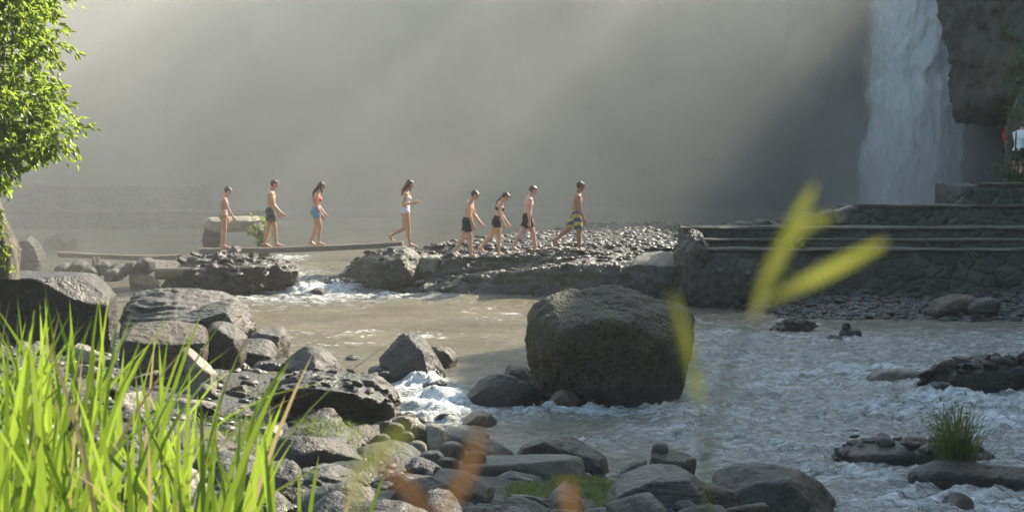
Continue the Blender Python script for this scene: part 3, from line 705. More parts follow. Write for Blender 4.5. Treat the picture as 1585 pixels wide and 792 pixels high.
def wall_block(name, x0, x1, y0, y1, z0, z1, mat, parent, step=0.09, seed=0, amp=0.05, chip=0.04, topmat=None):
    """masonry block: displaced front face, top and left end"""
    nx_ = max(4, int((x1 - x0) / step)); nz_ = max(3, int((z1 - z0) / step)); nyy = max(3, int((y1 - y0) / 0.15))
    prof = [(y0, z) for z in np.linspace(z0, z1, nz_)] + [(y, z1) for y in np.linspace(y0, y1, nyy)[1:]] + [(y1, z) for z in np.linspace(z1, z0, 4)[1:]]
    prof = np.array(prof); xs = np.linspace(x0, x1, nx_)
    V = np.zeros((len(prof), nx_, 3)); V[:, :, 0] = xs[None]; V[:, :, 1] = prof[:, :1]; V[:, :, 2] = prof[:, 1:]
    V = V.reshape(-1, 3)
    d = fbm(V * 1.3, 3, seed) * amp + ridged(V * (3.0, 3.0, 4.2), 3, seed + 1) * amp * 0.5
    front = (V[:, 1] < (y0 + 0.01)).astype(float); top = (V[:, 2] > z1 - 0.01)
    V[:, 1] -= d * front
    V[:, 2] += top * (fbm(V * (1.2, 2, 1), 3, seed + 3) * chip)
    n = len(V); Fc = grid_faces(nx_, len(prof))
    # close both ends with fans
    ends = []
    V = V.tolist()
    tris = []
    for col in (0, nx_ - 1):
        V.append([xs[col], (y0 + y1) / 2, (z0 + z1) / 2]); ci = len(V) - 1
        for r in range(len(prof) - 1): tris.append((r * nx_ + col, (r + 1) * nx_ + col, ci, ci))
    me = bpy.data.meshes.new(name)
    faces = [tuple(f) for f in Fc.tolist()] + [t[:3] for t in tris]
    me.from_pydata(V, [], faces); me.update()
    me.polygons.foreach_set('use_smooth', [True] * len(me.polygons)); me.materials.append(mat)
    return link(bpy.data.objects.new(name, me), parent)

ter = empty('stone_terrace', (0, 0, 0))
tag(ter, 'stepped terrace wall of river stones in mortar, right of the rock ledge', 'terrace wall')
X1 = 21.5
def pxx(px, Y): return P(px, 300, Y).x
wall_block('retaining_wall', pxx(1062, 43.6), X1, 43.6, 44.5, -0.5, 1.25, M['masonry'], ter, seed=200, amp=.09)
wall_block('coping', pxx(1072, 43.6), X1, 43.52, 44.36, 1.27, 1.31, M['coping'], ter, seed=201, amp=.06, chip=.05)
wall_block('step', pxx(1075, 44.4), X1, 44.4, 45.3, 0.6, 1.43, M['masonry'], ter, seed=203, chip=.02)
wall_block('coping', pxx(1085, 44.4), X1, 44.34, 45.0, 1.445, 1.48, M['coping'], ter, seed=204, amp=.05, chip=.045)
wall_block('step', pxx(1062, 45.1), X1, 45.1, 47.2, 0.6, 1.66, M['masonry'], ter, seed=206, chip=.02)
wall_block('coping', pxx(1056, 45.1), X1, 45.04, 46.1, 1.68, 1.72, M['coping'], ter, seed=207, amp=.05, chip=.045)
wall_block('upper_wall', pxx(1318, 46.3), X1, 46.3, 48.4, 0.6, 2.13, M['masonry'], ter, seed=209)
wall_block('coping', pxx(1330, 46.3), X1, 46.24, 47.0, 2.15, 2.19, M['coping'], ter, seed=210, amp=.05, chip=.045)
wall_block('top_wall', pxx(1492, 47.0), X1, 46.9, 50.2, 1.8, 2.60, M['masonry'], ter, seed=212, amp=.10, chip=.1)
wall_block('coping', pxx(1512, 47.0), X1, 46.84, 47.6, 2.66, 2.71, M['coping'], ter, seed=213, amp=.06, chip=.05)
B('rock', 'weathered rock lump capping the left end of the terrace wall', 'rock',
  [(1050, 400), (1058, 372), (1070, 360), (1086, 358), (1096, 372), (1104, 400), (1108, 440), (1090, 462), (1060, 462), (1052, 432)], 44.3, 2.2, M['ledge'], 110, sharp=22, amp=.11, fine=1.0, level=6, facets=16)
B('rock', 'rounded brown rock stuck between the pale slab and the terrace end', 'rock',
  [(1040, 392), (1046, 382), (1060, 381), (1068, 390), (1066, 402), (1048, 406)], 45.4, 0.8, M['brown'], 111, sharp=14)
B('rock', 'bulging worn masonry face at the left end of the terrace wall', 'rock',
  [(1060, 400), (1090, 390), (1150, 392), (1200, 400), (1215, 420), (1205, 452), (1100, 460), (1062, 458)], 43.75, 0.9, M['ledge'], 112, sharp=24, amp=.08, fine=1.0, level=6, facets=14)
B('rock', 'thin broken slab tipped up on the terrace edge by the waterfall', 'rock',
  [(1288, 326), (1305, 321), (1318, 317), (1322, 322), (1318, 328), (1292, 330)], 46.9, 0.5, M['tan'], 113, sharp=40)
for i, (x0, y0, rx, ry) in enumerate([(1150, 352, 28, 9), (1185, 347, 24, 9), (1220, 345, 22, 10), (1250, 340, 24, 12), (1285, 338, 24, 14), (1135, 355, 12, 5), (1205, 352, 16, 6), (1270, 346, 18, 9), (1310, 336, 18, 16)]):
    B('rubble_rock', 'rough rock in the rubble slope rising to the upper terrace', 'rock',
      [(x0 + rx * math.cos(a), y0 + ry * math.sin(a)) for a in np.linspace(0.2, 6.4, 8)[:-1]], 46.6 + (i % 3) * .5, 0.7, M['grey'], 120 + i, sharp=24, amp=.12, fine=.8, group='rubble slope below the upper terrace', level=4)
for i, (x0, y0, rx, ry) in enumerate([(1498, 310, 14, 8), (1485, 315, 9, 5), (1510, 301, 12, 8), (1522, 294, 12, 6)]):
    B('rubble_rock', 'broken stone on the crumbling left end of the topmost terrace wall', 'rock',
      [(x0 + rx * math.cos(a), y0 + ry * math.sin(a)) for a in np.linspace(0.2, 6.4, 8)[:-1]], 47.1, 0.5, M['grey'], 135 + i, sharp=24, amp=.1, group='crumbled stones of the topmost terrace wall', level=4)

# ------------------------------------------------------------------ distant faint terraces on the left
lt = empty('hazy_terrace', (0, 0, 0)); tag(lt, 'faint low stone terrace lost in the mist on the left', 'terrace wall')
wall_block('lower_wall', -23, -8.5, 67.0, 68.6, -0.5, 1.1, M['masonry'], lt, seed=220, step=.2)
wall_block('coping', -23, -8.6, 66.9, 67.8, 1.14, 1.2, M['coping'], lt, seed=221, step=.2, amp=.02, chip=.02)
wall_block('upper_wall', -23, -11.0, 69.0, 71, 0, 1.9, M['masonry'], lt, seed=222, step=.2)
wall_block('coping', -23, -11.1, 68.9, 69.8, 1.94, 2.0, M['coping'], lt, seed=223, step=.2, amp=.02, chip=.02)

# ================================================================== CLIFF OVERHANG right of the waterfall
B('cliff_overhang', 'bulging brown cliff overhang right of the waterfall', 'cliff',
  [(1470, 82), (1478, 45), (1466, -20), (1480, -120), (1600, -240), (1800, -220), (1860, 0), (1840, 180), (1700, 200), (1600, 172), (1560, 168), (1525, 138), (1500, 132), (1480, 128), (1468, 108)],
  66, 9.0, M['overhang'], 140, sharp=16, amp=.07, fine=1.3, sink=0, level=7, k=.6, facets=20, strat=.012)
B('cave_shade_rock', 'rock face coloured near-black as cave shade between the waterfall and the terrace', 'cliff',
  [(1486, 330), (1488, 200), (1494, 120), (1560, 120), (1620, 160), (1630, 330)], 70.5, 2.5, M['black'], 142, sharp=16, amp=.05, fine=.8, level=6)  # stands in for the dark cave; its near-black colour is painted shade
B('crag', 'dark mossy rock face at the right edge under the overhang', 'cliff',
  [(1560, 180), (1575, 140), (1640, 100), (1800, 90), (1900, 200), (1900, 330), (1600, 330), (1562, 300)],
  53.5, 5.0, M['cliff'], 141, sharp=16, amp=.05, fine=.7, level=6)

# ================================================================== WATERFALL
s = N('waterfall_water'); p = s.pos(); u = s.attr('edge')
pp = s.map(p, (1.0, 1.0, 0.3))
a1 = s.noise(pp, 1.6, 7, 0.75, 0.8); a2 = s.noise(s.map(p, (1, 1, 0.5)), 4.5, 7, 0.8, 0.8); a3 = s.noise(p, 0.8, 5, 0.65)
sm = s.math('ADD', s.math('MULTIPLY', a1, 0.35), s.math('ADD', s.math('MULTIPLY', a2, 0.35), s.math('MULTIPLY', a3, 0.3)))
al = s.ramp(s.math('SUBTRACT', sm, s.ramp(u, 0, 1, 0.66, 0.22)), -0.22, 0.26)
nm = s.bump(sm, 0.5, 0.3)
dif = s.pbsdf(s.mix(s.ramp(a2, 0.35, 0.65), (0.72, 0.76, 0.80), (0.93, 0.95, 0.96)), 0.8, nm, 0.2)
trl = s.n('ShaderNodeBsdfTranslucent'); trl.inputs['Color'].default_value = (0.8, 0.85, 0.88, 1)
m1 = s.n('ShaderNodeMixShader'); m1.inputs[0].default_value = 0.4; s.set(m1.inputs[1], dif); s.set(m1.inputs[2], trl.outputs[0])
tr = s.n('ShaderNodeBsdfTransparent'); m2 = s.n('ShaderNodeMixShader'); s.set(m2.inputs[0], al); s.set(m2.inputs[1], tr.outputs[0]); s.set(m2.inputs[2], m1.outputs[0])
M['fall'] = s.done(m2.outputs[0])
wf = empty('waterfall', (15.4, 72, 0)); tag(wf, 'tall white waterfall dropping into mist at the right', 'waterfall')
for L in range(4):
    nu, nv = 70, 150
    uu, vv = np.meshgrid(np.linspace(0, 1, nu), np.linspace(0, 1, nv))
    z = -0.6 + vv * 18.6
    w = 1.38 + 0.5 * (1 - vv) ** 1.2 + 0.10 * L
    cx_ = 15.55 - 0.35 * (1 - vv) + 0.12 * vnoise(np.stack([vv.ravel() * 4, 0 * vv.ravel(), 0 * vv.ravel()], 1), L).reshape(vv.shape)
    a = (uu - 0.5) * math.pi
    x = cx_ + np.sin(a) * w; y = 72.6 + L * 0.35 - np.cos(a) * (1.0 + 0.3 * (1 - vv))
    V = np.stack([x.ravel(), y.ravel(), z.ravel()], 1)
    dn = fbm(V * (1.6, 1.6, 0.35), 4, 300 + L) * 0.25 + fbm(V * (0.5, .5, .5), 3, 310 + L) * 0.35
    dn += ridged(V * (2.2, 2.2, 1.2), 4, 340 + L, .65) * .18; V[:, 1] -= dn; V[:, 0] += dn * 0.4 + fbm(V * (0.6, 0.6, 0.7), 4, 330) * 0.3
    o = mesh_obj('water_sheet', V, grid_faces(nu, nv), M['fall'], wf, None); o.location = (-15.4, -72, 0)
    e = np.clip(np.minimum(uu, 1 - uu) * 2.4, 0, 1) * (1 - 0.12 * L); at = o.data.attributes.new('edge', 'FLOAT', 'POINT'); at.data.foreach_set('value', e.ravel().astype(np.float32))
# ================================================================== PEOPLE
def cap_mesh(p0, r0, p1, r1, sy=1.0, lat=Vector((0, 1, 0)), lvl=3):
    V, Fc = ico(lvl)
    p0 = np.array(p0, float); p1 = np.array(p1, float); lat = np.array(lat, float)
    ax = p1 - p0; L = np.linalg.norm(ax); ax = ax / max(L, 1e-6)
    b = (V @ ax) > 0
    D = V + np.outer(V @ lat, lat) * (sy - 1.0)
    return np.where(b[:, None], p1 + D * r1, p0 + D * r0), Fc
def remesh(name, caps, vox, mat, smooth=3):
    VV, FF, n = [], [], 0
    for c_ in caps:
        V, Fc = cap_mesh(*c_); VV.append(V); FF.append(Fc + n); n += len(V)
    me = np_mesh(name, np.vstack(VV), np.vstack(FF))
    o = bpy.data.objects.new(name, me); COL.objects.link(o)
    m = o.modifiers.new('r', 'REMESH'); m.mode = 'VOXEL'; m.voxel_size = vox; m.use_smooth_shade = True
    if smooth: m = o.modifiers.new('s', 'SMOOTH'); m.factor = 0.5; m.iterations = smooth
    dg = bpy.context.evaluated_depsgraph_get(); me2 = bpy.data.meshes.new_from_object(o.evaluated_get(dg))
    o.modifiers.clear(); o.data = me2; me2.materials.clear(); me2.materials.append(mat)
    bpy.data.meshes.remove(me)
    return o
def skin_mat(name, col):
    s = N(name); n1 = s.noise(s.obj(), 9, 4)
    c = s.mix(s.ramp(n1, 0.3, 0.7), tuple(x * 0.88 for x in col), tuple(min(1, x * 1.1) for x in col))
    return s.done(s.pbsdf(c, 0.45, None, 0.45))
def cloth_mat(name, col, rough=0.8, col2=None):
    s = N(name); p = s.obj(); n1 = s.noise(p, 40, 3)
    c = s.mix(s.ramp(n1, 0.3, 0.7), tuple(x * 0.85 for x in col), col)
    if col2:   # broad blocks of a second colour
        x = s.math('ADD', s.sepz(p, 2), s.math('MULTIPLY', s.sepz(p, 1), 0.5))
        c = s.mix(s.math('GREATER_THAN', s.math('SINE', s.math('MULTIPLY', x, 34.0)), 0.05), c, col2)
    return s.done(s.pbsdf(c, rough, s.bump(s.noise(p, 12, 3), 0.4, 0.02)))
SK = {'fair': skin_mat('fair_skin', (0.68, 0.385, 0.25)), 'tan': skin_mat('tanned_skin', (0.62, 0.33, 0.20)), 'brown': skin_mat('brown_skin', (0.34, 0.17, 0.095)), 'pink': skin_mat('pink_skin', (0.70, 0.40, 0.30))}
HR = {'dark': skin_mat('dark_hair', (0.02, 0.014, 0.010)), 'brown': skin_mat('brown_hair', (0.075, 0.04, 0.02)), 'blond': skin_mat('fair_hair', (0.22, 0.13, 0.06))}
CL_ = {'black': cloth_mat('black_cloth', (0.015, 0.016, 0.018)), 'white': cloth_mat('white_cloth', (0.75, 0.76, 0.78)), 'beige': cloth_mat('beige_cloth', (0.50, 0.33, 0.24)),
       'coral': cloth_mat('coral_cloth', (0.75, 0.16, 0.15)), 'blue': cloth_mat('light_blue_cloth', (0.16, 0.33, 0.46)), 'dgreen': cloth_mat('dark_patterned_cloth', (0.02, 0.03, 0.028), .8, (0.06, 0.07, 0.065)),
       'board': cloth_mat('board_short_cloth', (0.04, 0.07, 0.16), .8, (0.50, 0.40, 0.06)), 'eye': cloth_mat('eye_dark', (0.03, 0.02, 0.015), 0.2)}
def person(label, foot, h=1.7, sex='m', skin='fair', hair='dark', hairstyle='short', clothes=(), lean=4, thigh=(12, -12), knee=(8, 12), footp=(0, -25),
           arm=(15, -5), elbow=(20, 20), abd=(6, 6), head=25, rz=0.0, zoff=0.0):
    """index 0 = the side towards the camera (-y when facing +x), 1 = the far side"""
    root = empty('person', foot, R(rz)); tag(root, label, 'person', 'people walking across in swimwear')
    f = sex == 'f'
    def dirv(a, ab=0.0):                                  # downwards vector swung forward by a degrees, outwards by ab
        return Vector((math.sin(R(a)) * math.cos(R(ab)), math.sin(R(ab)), -math.cos(R(a)) * math.cos(R(ab))))
    lat = Vector((0, 1, 0)); hipw = 0.052 * h; shw = (0.098 if f else 0.115) * h
    pel = Vector((0, 0, 0.53 * h)); up = Vector((math.sin(R(lean)), 0, math.cos(R(lean)))); fw = Vector((up.z, 0, -up.x))
    chest = pel + up * 0.20 * h; nb = pel + up * 0.295 * h
    caps, lab = [], []
    def C(p0, r0, p1, r1, sy, l):
        g_ = 1.0 if l in ('head', 'neck') or max(r0, r1) < 0.0125 else 1.13
        caps.append((p0, r0 * h * g_, p1, r1 * h * g_, sy, lat)); lab.append(l)
    C(pel + up * 0.0 * h, 0.056 if f else 0.053, pel + up * 0.05 * h, 0.050, 1.62 if f else 1.5, 'pelvis')
    C(pel + up * 0.05 * h, 0.049, pel + up * 0.12 * h, 0.044 if f else 0.050, 1.36 if f else 1.5, 'waist')
    C(pel + up * 0.12 * h, 0.045 if f else 0.051, chest, 0.056 if f else 0.062, 1.6, 'chest')
    C(chest, 0.055 if f else 0.061, nb - up * 0.03 * h, 0.042 if f else 0.047, 1.95 if not f else 1.75, 'upper')
    if f:
        for sgn in (-1, 1): C(chest + fw * 0.036 * h + lat * sgn * 0.036 * h - up * .002 * h, 0.030, chest + fw * 0.048 * h + lat * sgn * 0.036 * h - up * 0.012 * h, 0.024, 1.0, 'chest')
    for sgn in (-1, 1): C(pel - fw * 0.022 * h + lat * sgn * 0.036 * h + up * .005 * h, 0.047 if f else 0.043, pel - fw * 0.026 * h + lat * sgn * 0.036 * h - up * 0.02 * h, 0.046 if f else .041, 1.0, 'pelvis')
    hd = head; hu = Vector((math.sin(R(lean + hd)), 0, math.cos(R(lean + hd)))); hf = Vector((hu.z, 0, -hu.x))
    nk = Vector((math.sin(R(lean + hd * .6)), 0, math.cos(R(lean + hd * .6))))
    nt = nb + nk * 0.05 * h
    C(nb - up * 0.025 * h, 0.036 if not f else .03, nt, 0.031 if not f else 0.026, 1.05, 'neck')
    hc = nt + hu * 0.058 * h + hf * 0.014 * h; HC = hc
    C(hc + hu * 0.014 * h - hf * 0.012 * h, 0.053, hc + hu * 0.014 * h + hf * 0.010 * h, 0.047, 0.88, 'head')
    C(hc - hu * 0.010 * h + hf * 0.012 * h, 0.040, hc - hu * 0.044 * h + hf * 0.026 * h, 0.022, 0.95, 'head')
    C(hc + hf * 0.052 * h - hu * 0.002 * h, 0.005, hc + hf * 0.066 * h - hu * 0.016 * h, 0.0075, 1.0, 'head')           # nose
    C(hc + hf * 0.048 * h - hu * 0.031 * h, 0.007, hc + hf * 0.050 * h - hu * 0.033 * h, 0.007, 1.8, 'head')            # mouth
    C(hc + hf * 0.046 * h + hu * 0.012 * h, 0.007, hc + hf * 0.047 * h + hu * 0.012 * h, 0.007, 4.0, 'head')            # brow
    for sgn in (-1, 1): C(hc + lat * sgn * 0.046 * h - hf * .004 * h + hu * .006 * h, 0.010, hc + lat * sgn * 0.047 * h - hf * 0.002 * h - hu * 0.012 * h, 0.007, 0.5, 'head')
    feet = []
    for i, sgn in ((0, -1), (1, 1)):
        hip = pel + lat * sgn * hipw - up * 0.01 * h
        kn = hip + dirv(thigh[i]) * 0.245 * h; an = kn + dirv(thigh[i] - knee[i]) * 0.235 * h
        C(hip, 0.054 if f else 0.052, kn, 0.030 if f else .032, 1.0, 'thigh%d' % i)
        C(kn, 0.030 if f else .032, kn + (an - kn) * 0.32 - Vector((0.010 * h, 0, 0)), 0.031 if f else .034, 1.0, 'shin')
        C(kn + (an - kn) * 0.32 - Vector((0.008 * h, 0, 0)), 0.030 if f else .033, an, 0.0185, 1.0, 'shin')
        fd = Vector((math.cos(R(footp[i])), 0, math.sin(R(footp[i])))); dn = Vector((fd.z, 0, -fd.x))
        heel = an + dn * 0.022 * h - fd * 0.022 * h; ball = an + dn * 0.030 * h + fd * 0.075 * h
        tipd = fd if footp[i] > -12 else Vector((1, 0, 0)); toe = ball + tipd * 0.032 * h
        C(an, 0.0185, heel, 0.017, 1.0, 'foot'); C(heel, 0.016, ball, 0.0135, 1.45, 'foot'); C(an, 0.016, ball, 0.012, 1.5, 'foot'); C(ball, 0.0125, toe, 0.0085, 2.0, 'foot')
        feet += [heel.z - 0.017 * h, toe.z - 0.010 * h, ball.z - 0.0135 * h]
        sh = nb - up * 0.042 * h + lat * sgn * shw
        el = sh + dirv(arm[i], sgn * abd[i]) * 0.172 * h
        fa = dirv(arm[i] + elbow[i], sgn * abd[i] * -0.3); wr = el + fa * 0.148 * h
        C(sh - lat * sgn * .02 * h, 0.036 if not f else 0.029, sh, 0.033 if not f else 0.027, 1.0, 'arm')
        C(sh, 0.031 if not f else 0.025, el, 0.0225 if not f else .019, 1.0, 'arm')
        C(el, 0.023 if not f else .0195, el + (wr - el) * 0.3, 0.0235 if not f else .020, 1.0, 'arm'); C(el + (wr - el) * 0.3, 0.023 if not f else 0.0195, wr, 0.0145 if not f else .0125, 1.0, 'arm')
        side = fa.cross(lat).normalized()                 # palm width runs fore-aft
        pc = wr + fa * 0.045 * h
        lat2 = lat
        for q in (-0.014, 0, 0.014): C(wr + side * q * h * .6, 0.011, pc + side * q * h, 0.0105, 0.75, 'arm')
        for k, q in enumerate((-0.019, -0.0065, 0.0065, 0.018)):
            ln = (0.036, 0.042, 0.040, 0.031)[k]; b0 = pc + side * q * h
            b1 = b0 + (fa * 0.9 - lat * sgn * 0.25 + side * q * 5).normalized() * ln * 0.55 * h; b2 = b1 + (fa * 0.75 - lat * sgn * 0.65).normalized() * ln * 0.5 * h
            C(b0, 0.0055, b1, 0.0050, 1.0, 'arm'); C(b1, 0.0050, b2, 0.0045, 1.0, 'arm')
        t0 = wr + fa * 0.014 * h - side * 0.014 * h; t1 = t0 + (fa * 0.75 - side * 0.75 - lat * sgn * .3).normalized() * 0.026 * h; t2 = t1 + (fa * 0.95 - side * 0.25 - lat * sgn * .3).normalized() * 0.02 * h
        C(t0, 0.0075, t1, 0.006, 1.0, 'arm'); C(t1, 0.006, t2, 0.005, 1.0, 'arm')
    zs = -min(feet) + zoff
    caps = [(a + Vector((0, 0, zs)), b, c_ + Vector((0, 0, zs)), d_, e_, g_) for a, b, c_, d_, e_, g_ in caps]; HC = HC + Vector((0, 0, zs))
    body = remesh('body', caps, 0.0085, SK[skin], 3); body.parent = root
    me = body.data; n = len(me.vertices); co = np.zeros(n * 3, np.float32); me.vertices.foreach_get('co', co); co = co.reshape(-1, 3).astype(float)
    nr = np.zeros(n * 3, np.float32); me.vertices.foreach_get('normal', nr); nr = nr.reshape(-1, 3).astype(float)
    best = np.full(n, 1e9); li = np.zeros(n, int); tt = np.zeros(n)
    for k, (a, ra, b, rb, sy, _) in enumerate(caps):
        a = np.array(a); b = np.array(b); ab = b - a; l2 = max(ab @ ab, 1e-9)
        t = np.clip((co - a) @ ab / l2, 0, 1); dv = co - a - t[:, None] * ab; dv[:, 1] /= sy
        dist = np.linalg.norm(dv, axis=1) - (ra + (rb - ra) * t)
        m = dist < best; best = np.where(m, dist, best); li = np.where(m, k, li); tt = np.where(m, t, tt)
    L = np.array(lab)[li]; up_ = np.array(up); along = (co - np.array(pel + Vector((0, 0, zs)))) @ up_ / h; fwd = (co - np.array(pel + Vector((0, 0, zs)))) @ np.array(fw) / h
    nf = len(me.polygons); fv = [tuple(p_.vertices) for p_ in me.polygons]
    def shell(name, mask, mat, off):
        fs = [q for q in fv if all(mask[j] for j in q)]
        if not fs: return None
        used = sorted({j for q in fs for j in q}); mp = {j: i for i, j in enumerate(used)}
        o_ = off[used] if isinstance(off, np.ndarray) else off
        V = co[used] + nr[used] * (o_[:, None] if isinstance(o_, np.ndarray) else o_)
        m = bpy.data.meshes.new(name); m.from_pydata(V.tolist(), [], [[mp[j] for j in q] for q in fs]); m.update()
        m.polygons.foreach_set('use_smooth', [True] * len(m.polygons)); m.materials.append(mat)
        o = link(bpy.data.objects.new(name, m), root)
        sm = o.modifiers.new('th', 'SOLIDIFY'); sm.thickness = 0.005; sm.offset = 0.0
        return o
    arm_ = (L == 'arm'); th = np.char.startswith(L, 'thigh')
    zt = np.where(th, tt, 0)
    for kind, colr in clothes:
        mt = CL_[colr]
        if kind == 'shorts':        shell('shorts', ((L == 'pelvis') | (L == 'waist') & (along < 0.055) | th & (tt < 0.62)) & (along < 0.055), mt, 0.011 + 0.022 * zt)
        elif kind == 'longshorts':  shell('shorts', ((L == 'pelvis') | (L == 'waist') & (along < 0.05) | th & (tt < 0.86)) & (along < 0.05), mt, 0.012 + 0.024 * zt)
        elif kind == 'shortshorts': shell('shorts', ((L == 'pelvis') | (L == 'waist') & (along < 0.075) | th & (tt < 0.36)) & (along < 0.075), mt, 0.010 + 0.030 * zt)
        elif kind == 'briefs':      shell('bikini_bottom', ((L == 'pelvis') | th & (tt < 0.22)) & (along < 0.03), mt, 0.007)
        elif kind == 'bikini':      shell('bikini_top', (L == 'chest') & (along > 0.155) & (along < 0.212) | (L == 'upper') & (along > .17) & (along < .215), mt, 0.007)
        elif kind == 'top':         shell('top', ((L == 'chest') | (L == 'upper')) & (along > 0.135) & (along < 0.24), mt, 0.009)
        elif kind == 'swimsuit':    shell('swimsuit', ((L == 'pelvis') | (L == 'waist') | (L == 'chest') | (L == 'upper') & (along < 0.225) | th & (tt < 0.12)) & (along < 0.225) & ((along > -0.035)), mt, 0.007)
        elif kind == 'tshirt':      shell('t_shirt', ((L == 'pelvis') & (along > -0.02) | (L == 'waist') | (L == 'chest') | (L == 'upper') | arm_ & (co[:, 2] > (nb.z + zs - 0.17 * h))) & ~(L == 'neck'), mt, 0.014)
    hcn = np.array(HC); q = (co - hcn) / h; qx = q @ np.array(hf); qz = q @ np.array(hu); qy = q[:, 1]
    is_h = (L == 'head') | (L == 'neck')
    hm = is_h & ((qz > 0.034 + 0.10 * np.maximum(qx - 0.01, 0)) & (qx < 0.043) | (qx < -0.004) & (qz > -0.030) & ~((np.abs(qy) > 0.043) & (qx > -.01) & (qz < .02)) | (qx < 0.018) & (qz > 0.012))
    off = 0.010 + 0.010 * np.clip(fbm(co * 40, 2, 3), -1, 1)
    ho = shell('hair', hm, HR[hair], off)
    extra = []
    def E(a, ra, b, rb, sy=1.0): extra.append((a, ra * h, b, rb * h, sy, lat))
    if hairstyle == 'bun':
        b = HC - hf * 0.052 * h + hu * 0.040 * h; E(b, 0.020, b - hf * 0.006 * h, 0.018)
    if hairstyle in ('long', 'tail'):
        top = HC - hf * 0.032 * h + hu * 0.01 * h; base = nb + Vector((0, 0, zs)) - fw * 0.045 * h
        w = 1.7 if hairstyle == 'long' else 1.0; r_ = 0.030 if hairstyle == 'long' else 0.018
        E(top, r_ * 1.2, base, r_, w); E(base, r_, base - up * 0.075 * h - fw * .012 * h, r_ * 0.55, w)
        if hairstyle == 'long':
            for sg in (-1, 1): E(HC + lat * sg * .040 * h - hf * .006 * h, 0.016, HC + lat * sg * .038 * h - Vector((0, 0, 0.085 * h)) + hf * .008 * h, 0.010)
    if extra:
        e = remesh('hair_length', extra, 0.010, HR[hair], 2); e.parent = ho or root
        if ho: e.matrix_parent_inverse = Matrix()
    for sg in (-1, 1):
        V, Fc = ico(2); c_ = np.array(HC + hf * 0.0475 * h + hu * 0.003 * h + lat * sg * 0.018 * h)
        mesh_obj('eye', V * 0.006 * h + c_, Fc, CL_['eye'], root)
    return root

def foot_point(px, py, Y):
    p_ = P(px, py, Y); return p_
# bridge planks first: the walkers stand on the right one
s = N('plank_wood'); p = s.obj(); n1 = s.noise(s.map(p, (0.5, 6, 6)), 3, 6, .7); n2 = s.noise(p, 2.0, 3)
c = s.mix(s.ramp(n1, 0.3, 0.7), (0.10, 0.075, 0.05), (0.28, 0.215, 0.15)); c = s.mix(s.ramp(n2, .4, .7, 0, .5), c, (0.12, 0.115, 0.10))
M['wood'] = s.done(s.pbsdf(c, 0.75, s.bump(n1, 0.6, 0.02)))
def plank(name, label, a, b, wid, th, parts=1, seed=0):
    d = (b - a); L = d.length; root = empty(name, (a + b) / 2 - Vector((0, 0, th)), 0)
    tag(root, label, 'plank bridge'); ang = math.atan2(d.y, d.x); pit = math.asin(d.z / L)
    rng = np.random.RandomState(seed)
    for k in range(parts):
        nx_ = 60; w = wid / parts - 0.012; y0 = -wid / 2 + k * wid / parts
        rows = []
        for (yy, zz_) in ((0, -th), (0, -0.02), (0.02, 0), (w - 0.02, 0), (w, -0.02), (w, -th), (0, -th)):
            xs = np.linspace(-L / 2 + rng.uniform(-.06, .06), L / 2 + rng.uniform(-.06, .06), nx_)
            rows.append(np.stack([xs, np.full(nx_, y0 + yy), np.full(nx_, zz_)], 1))
        V = np.array(rows).reshape(-1, 3); V[:, 2] += -0.05 * (1 - (V[:, 0] / (L / 2)) ** 2) * 0.8 + fbm(V * (1.2, 1, 1) + k * 9, 2, seed) * 0.015; V[:, 1] += fbm(V * (0.8, .1, .1) + k * 5, 2, seed + 1) * 0.02
        fs = grid_faces(nx_, 7).tolist(); me = bpy.data.meshes.new('plank_board')
        for e in (0, nx_ - 1): fs.append([r * nx_ + e for r in range(6)])
        me.from_pydata(V.tolist(), [], fs); me.update(); me.materials.append(M['wood'])
        o = link(bpy.data.objects.new('plank_board', me), root); o.location = (0, 0, th); o.rotation_euler = (0, -pit, ang)
    return root
YP = 48.6
PA, PB = P(312, 384, YP + .25), P(622, 373.5, YP)
plank('plank_bridge', 'long thick timber plank spanning the gap that three people are crossing', PA, PB, 0.42, 0.13, 2, 3)
plank('plank_bridge', 'hazy timber plank on the far left lying above pale rubble', P(92, 389, 49.5), P(276, 394, 49.0), 0.4, 0.12, 2, 4)
def on_plank(px):
    t = (px - 312) / (622 - 312.0); a = PA + (PB - PA) * t; a.z += -0.05 * (1 - (2 * t - 1) ** 2) * 0.8; return a
# stone slab propped behind the first walkers
B('slab', 'pale tan stone slab propped level behind the two rearmost walkers', 'slab',
  [(312, 341), (320, 336.5), (370, 334.5), (400, 334), (407, 338), (402, 343.5), (360, 343.5), (316, 343)], 51.0, 0.9, M['tan'], 150, sharp=50, amp=.015, fine=.3)
B('rock', 'dark leaning rock propping the right end of the tan slab', 'rock',
  [(392, 346), (404, 342), (412, 356), (418, 372), (422, 392), (404, 392), (398, 370)], 50.6, 0.6, M['layered'], 151, sharp=30)
B('rock', 'hazy dark rock under the left end of the tan slab', 'rock',
  [(318, 346), (332, 345), (345, 360), (348, 392), (316, 394), (312, 370)], 51.0, 0.7, M['layered'], 152, sharp=30)

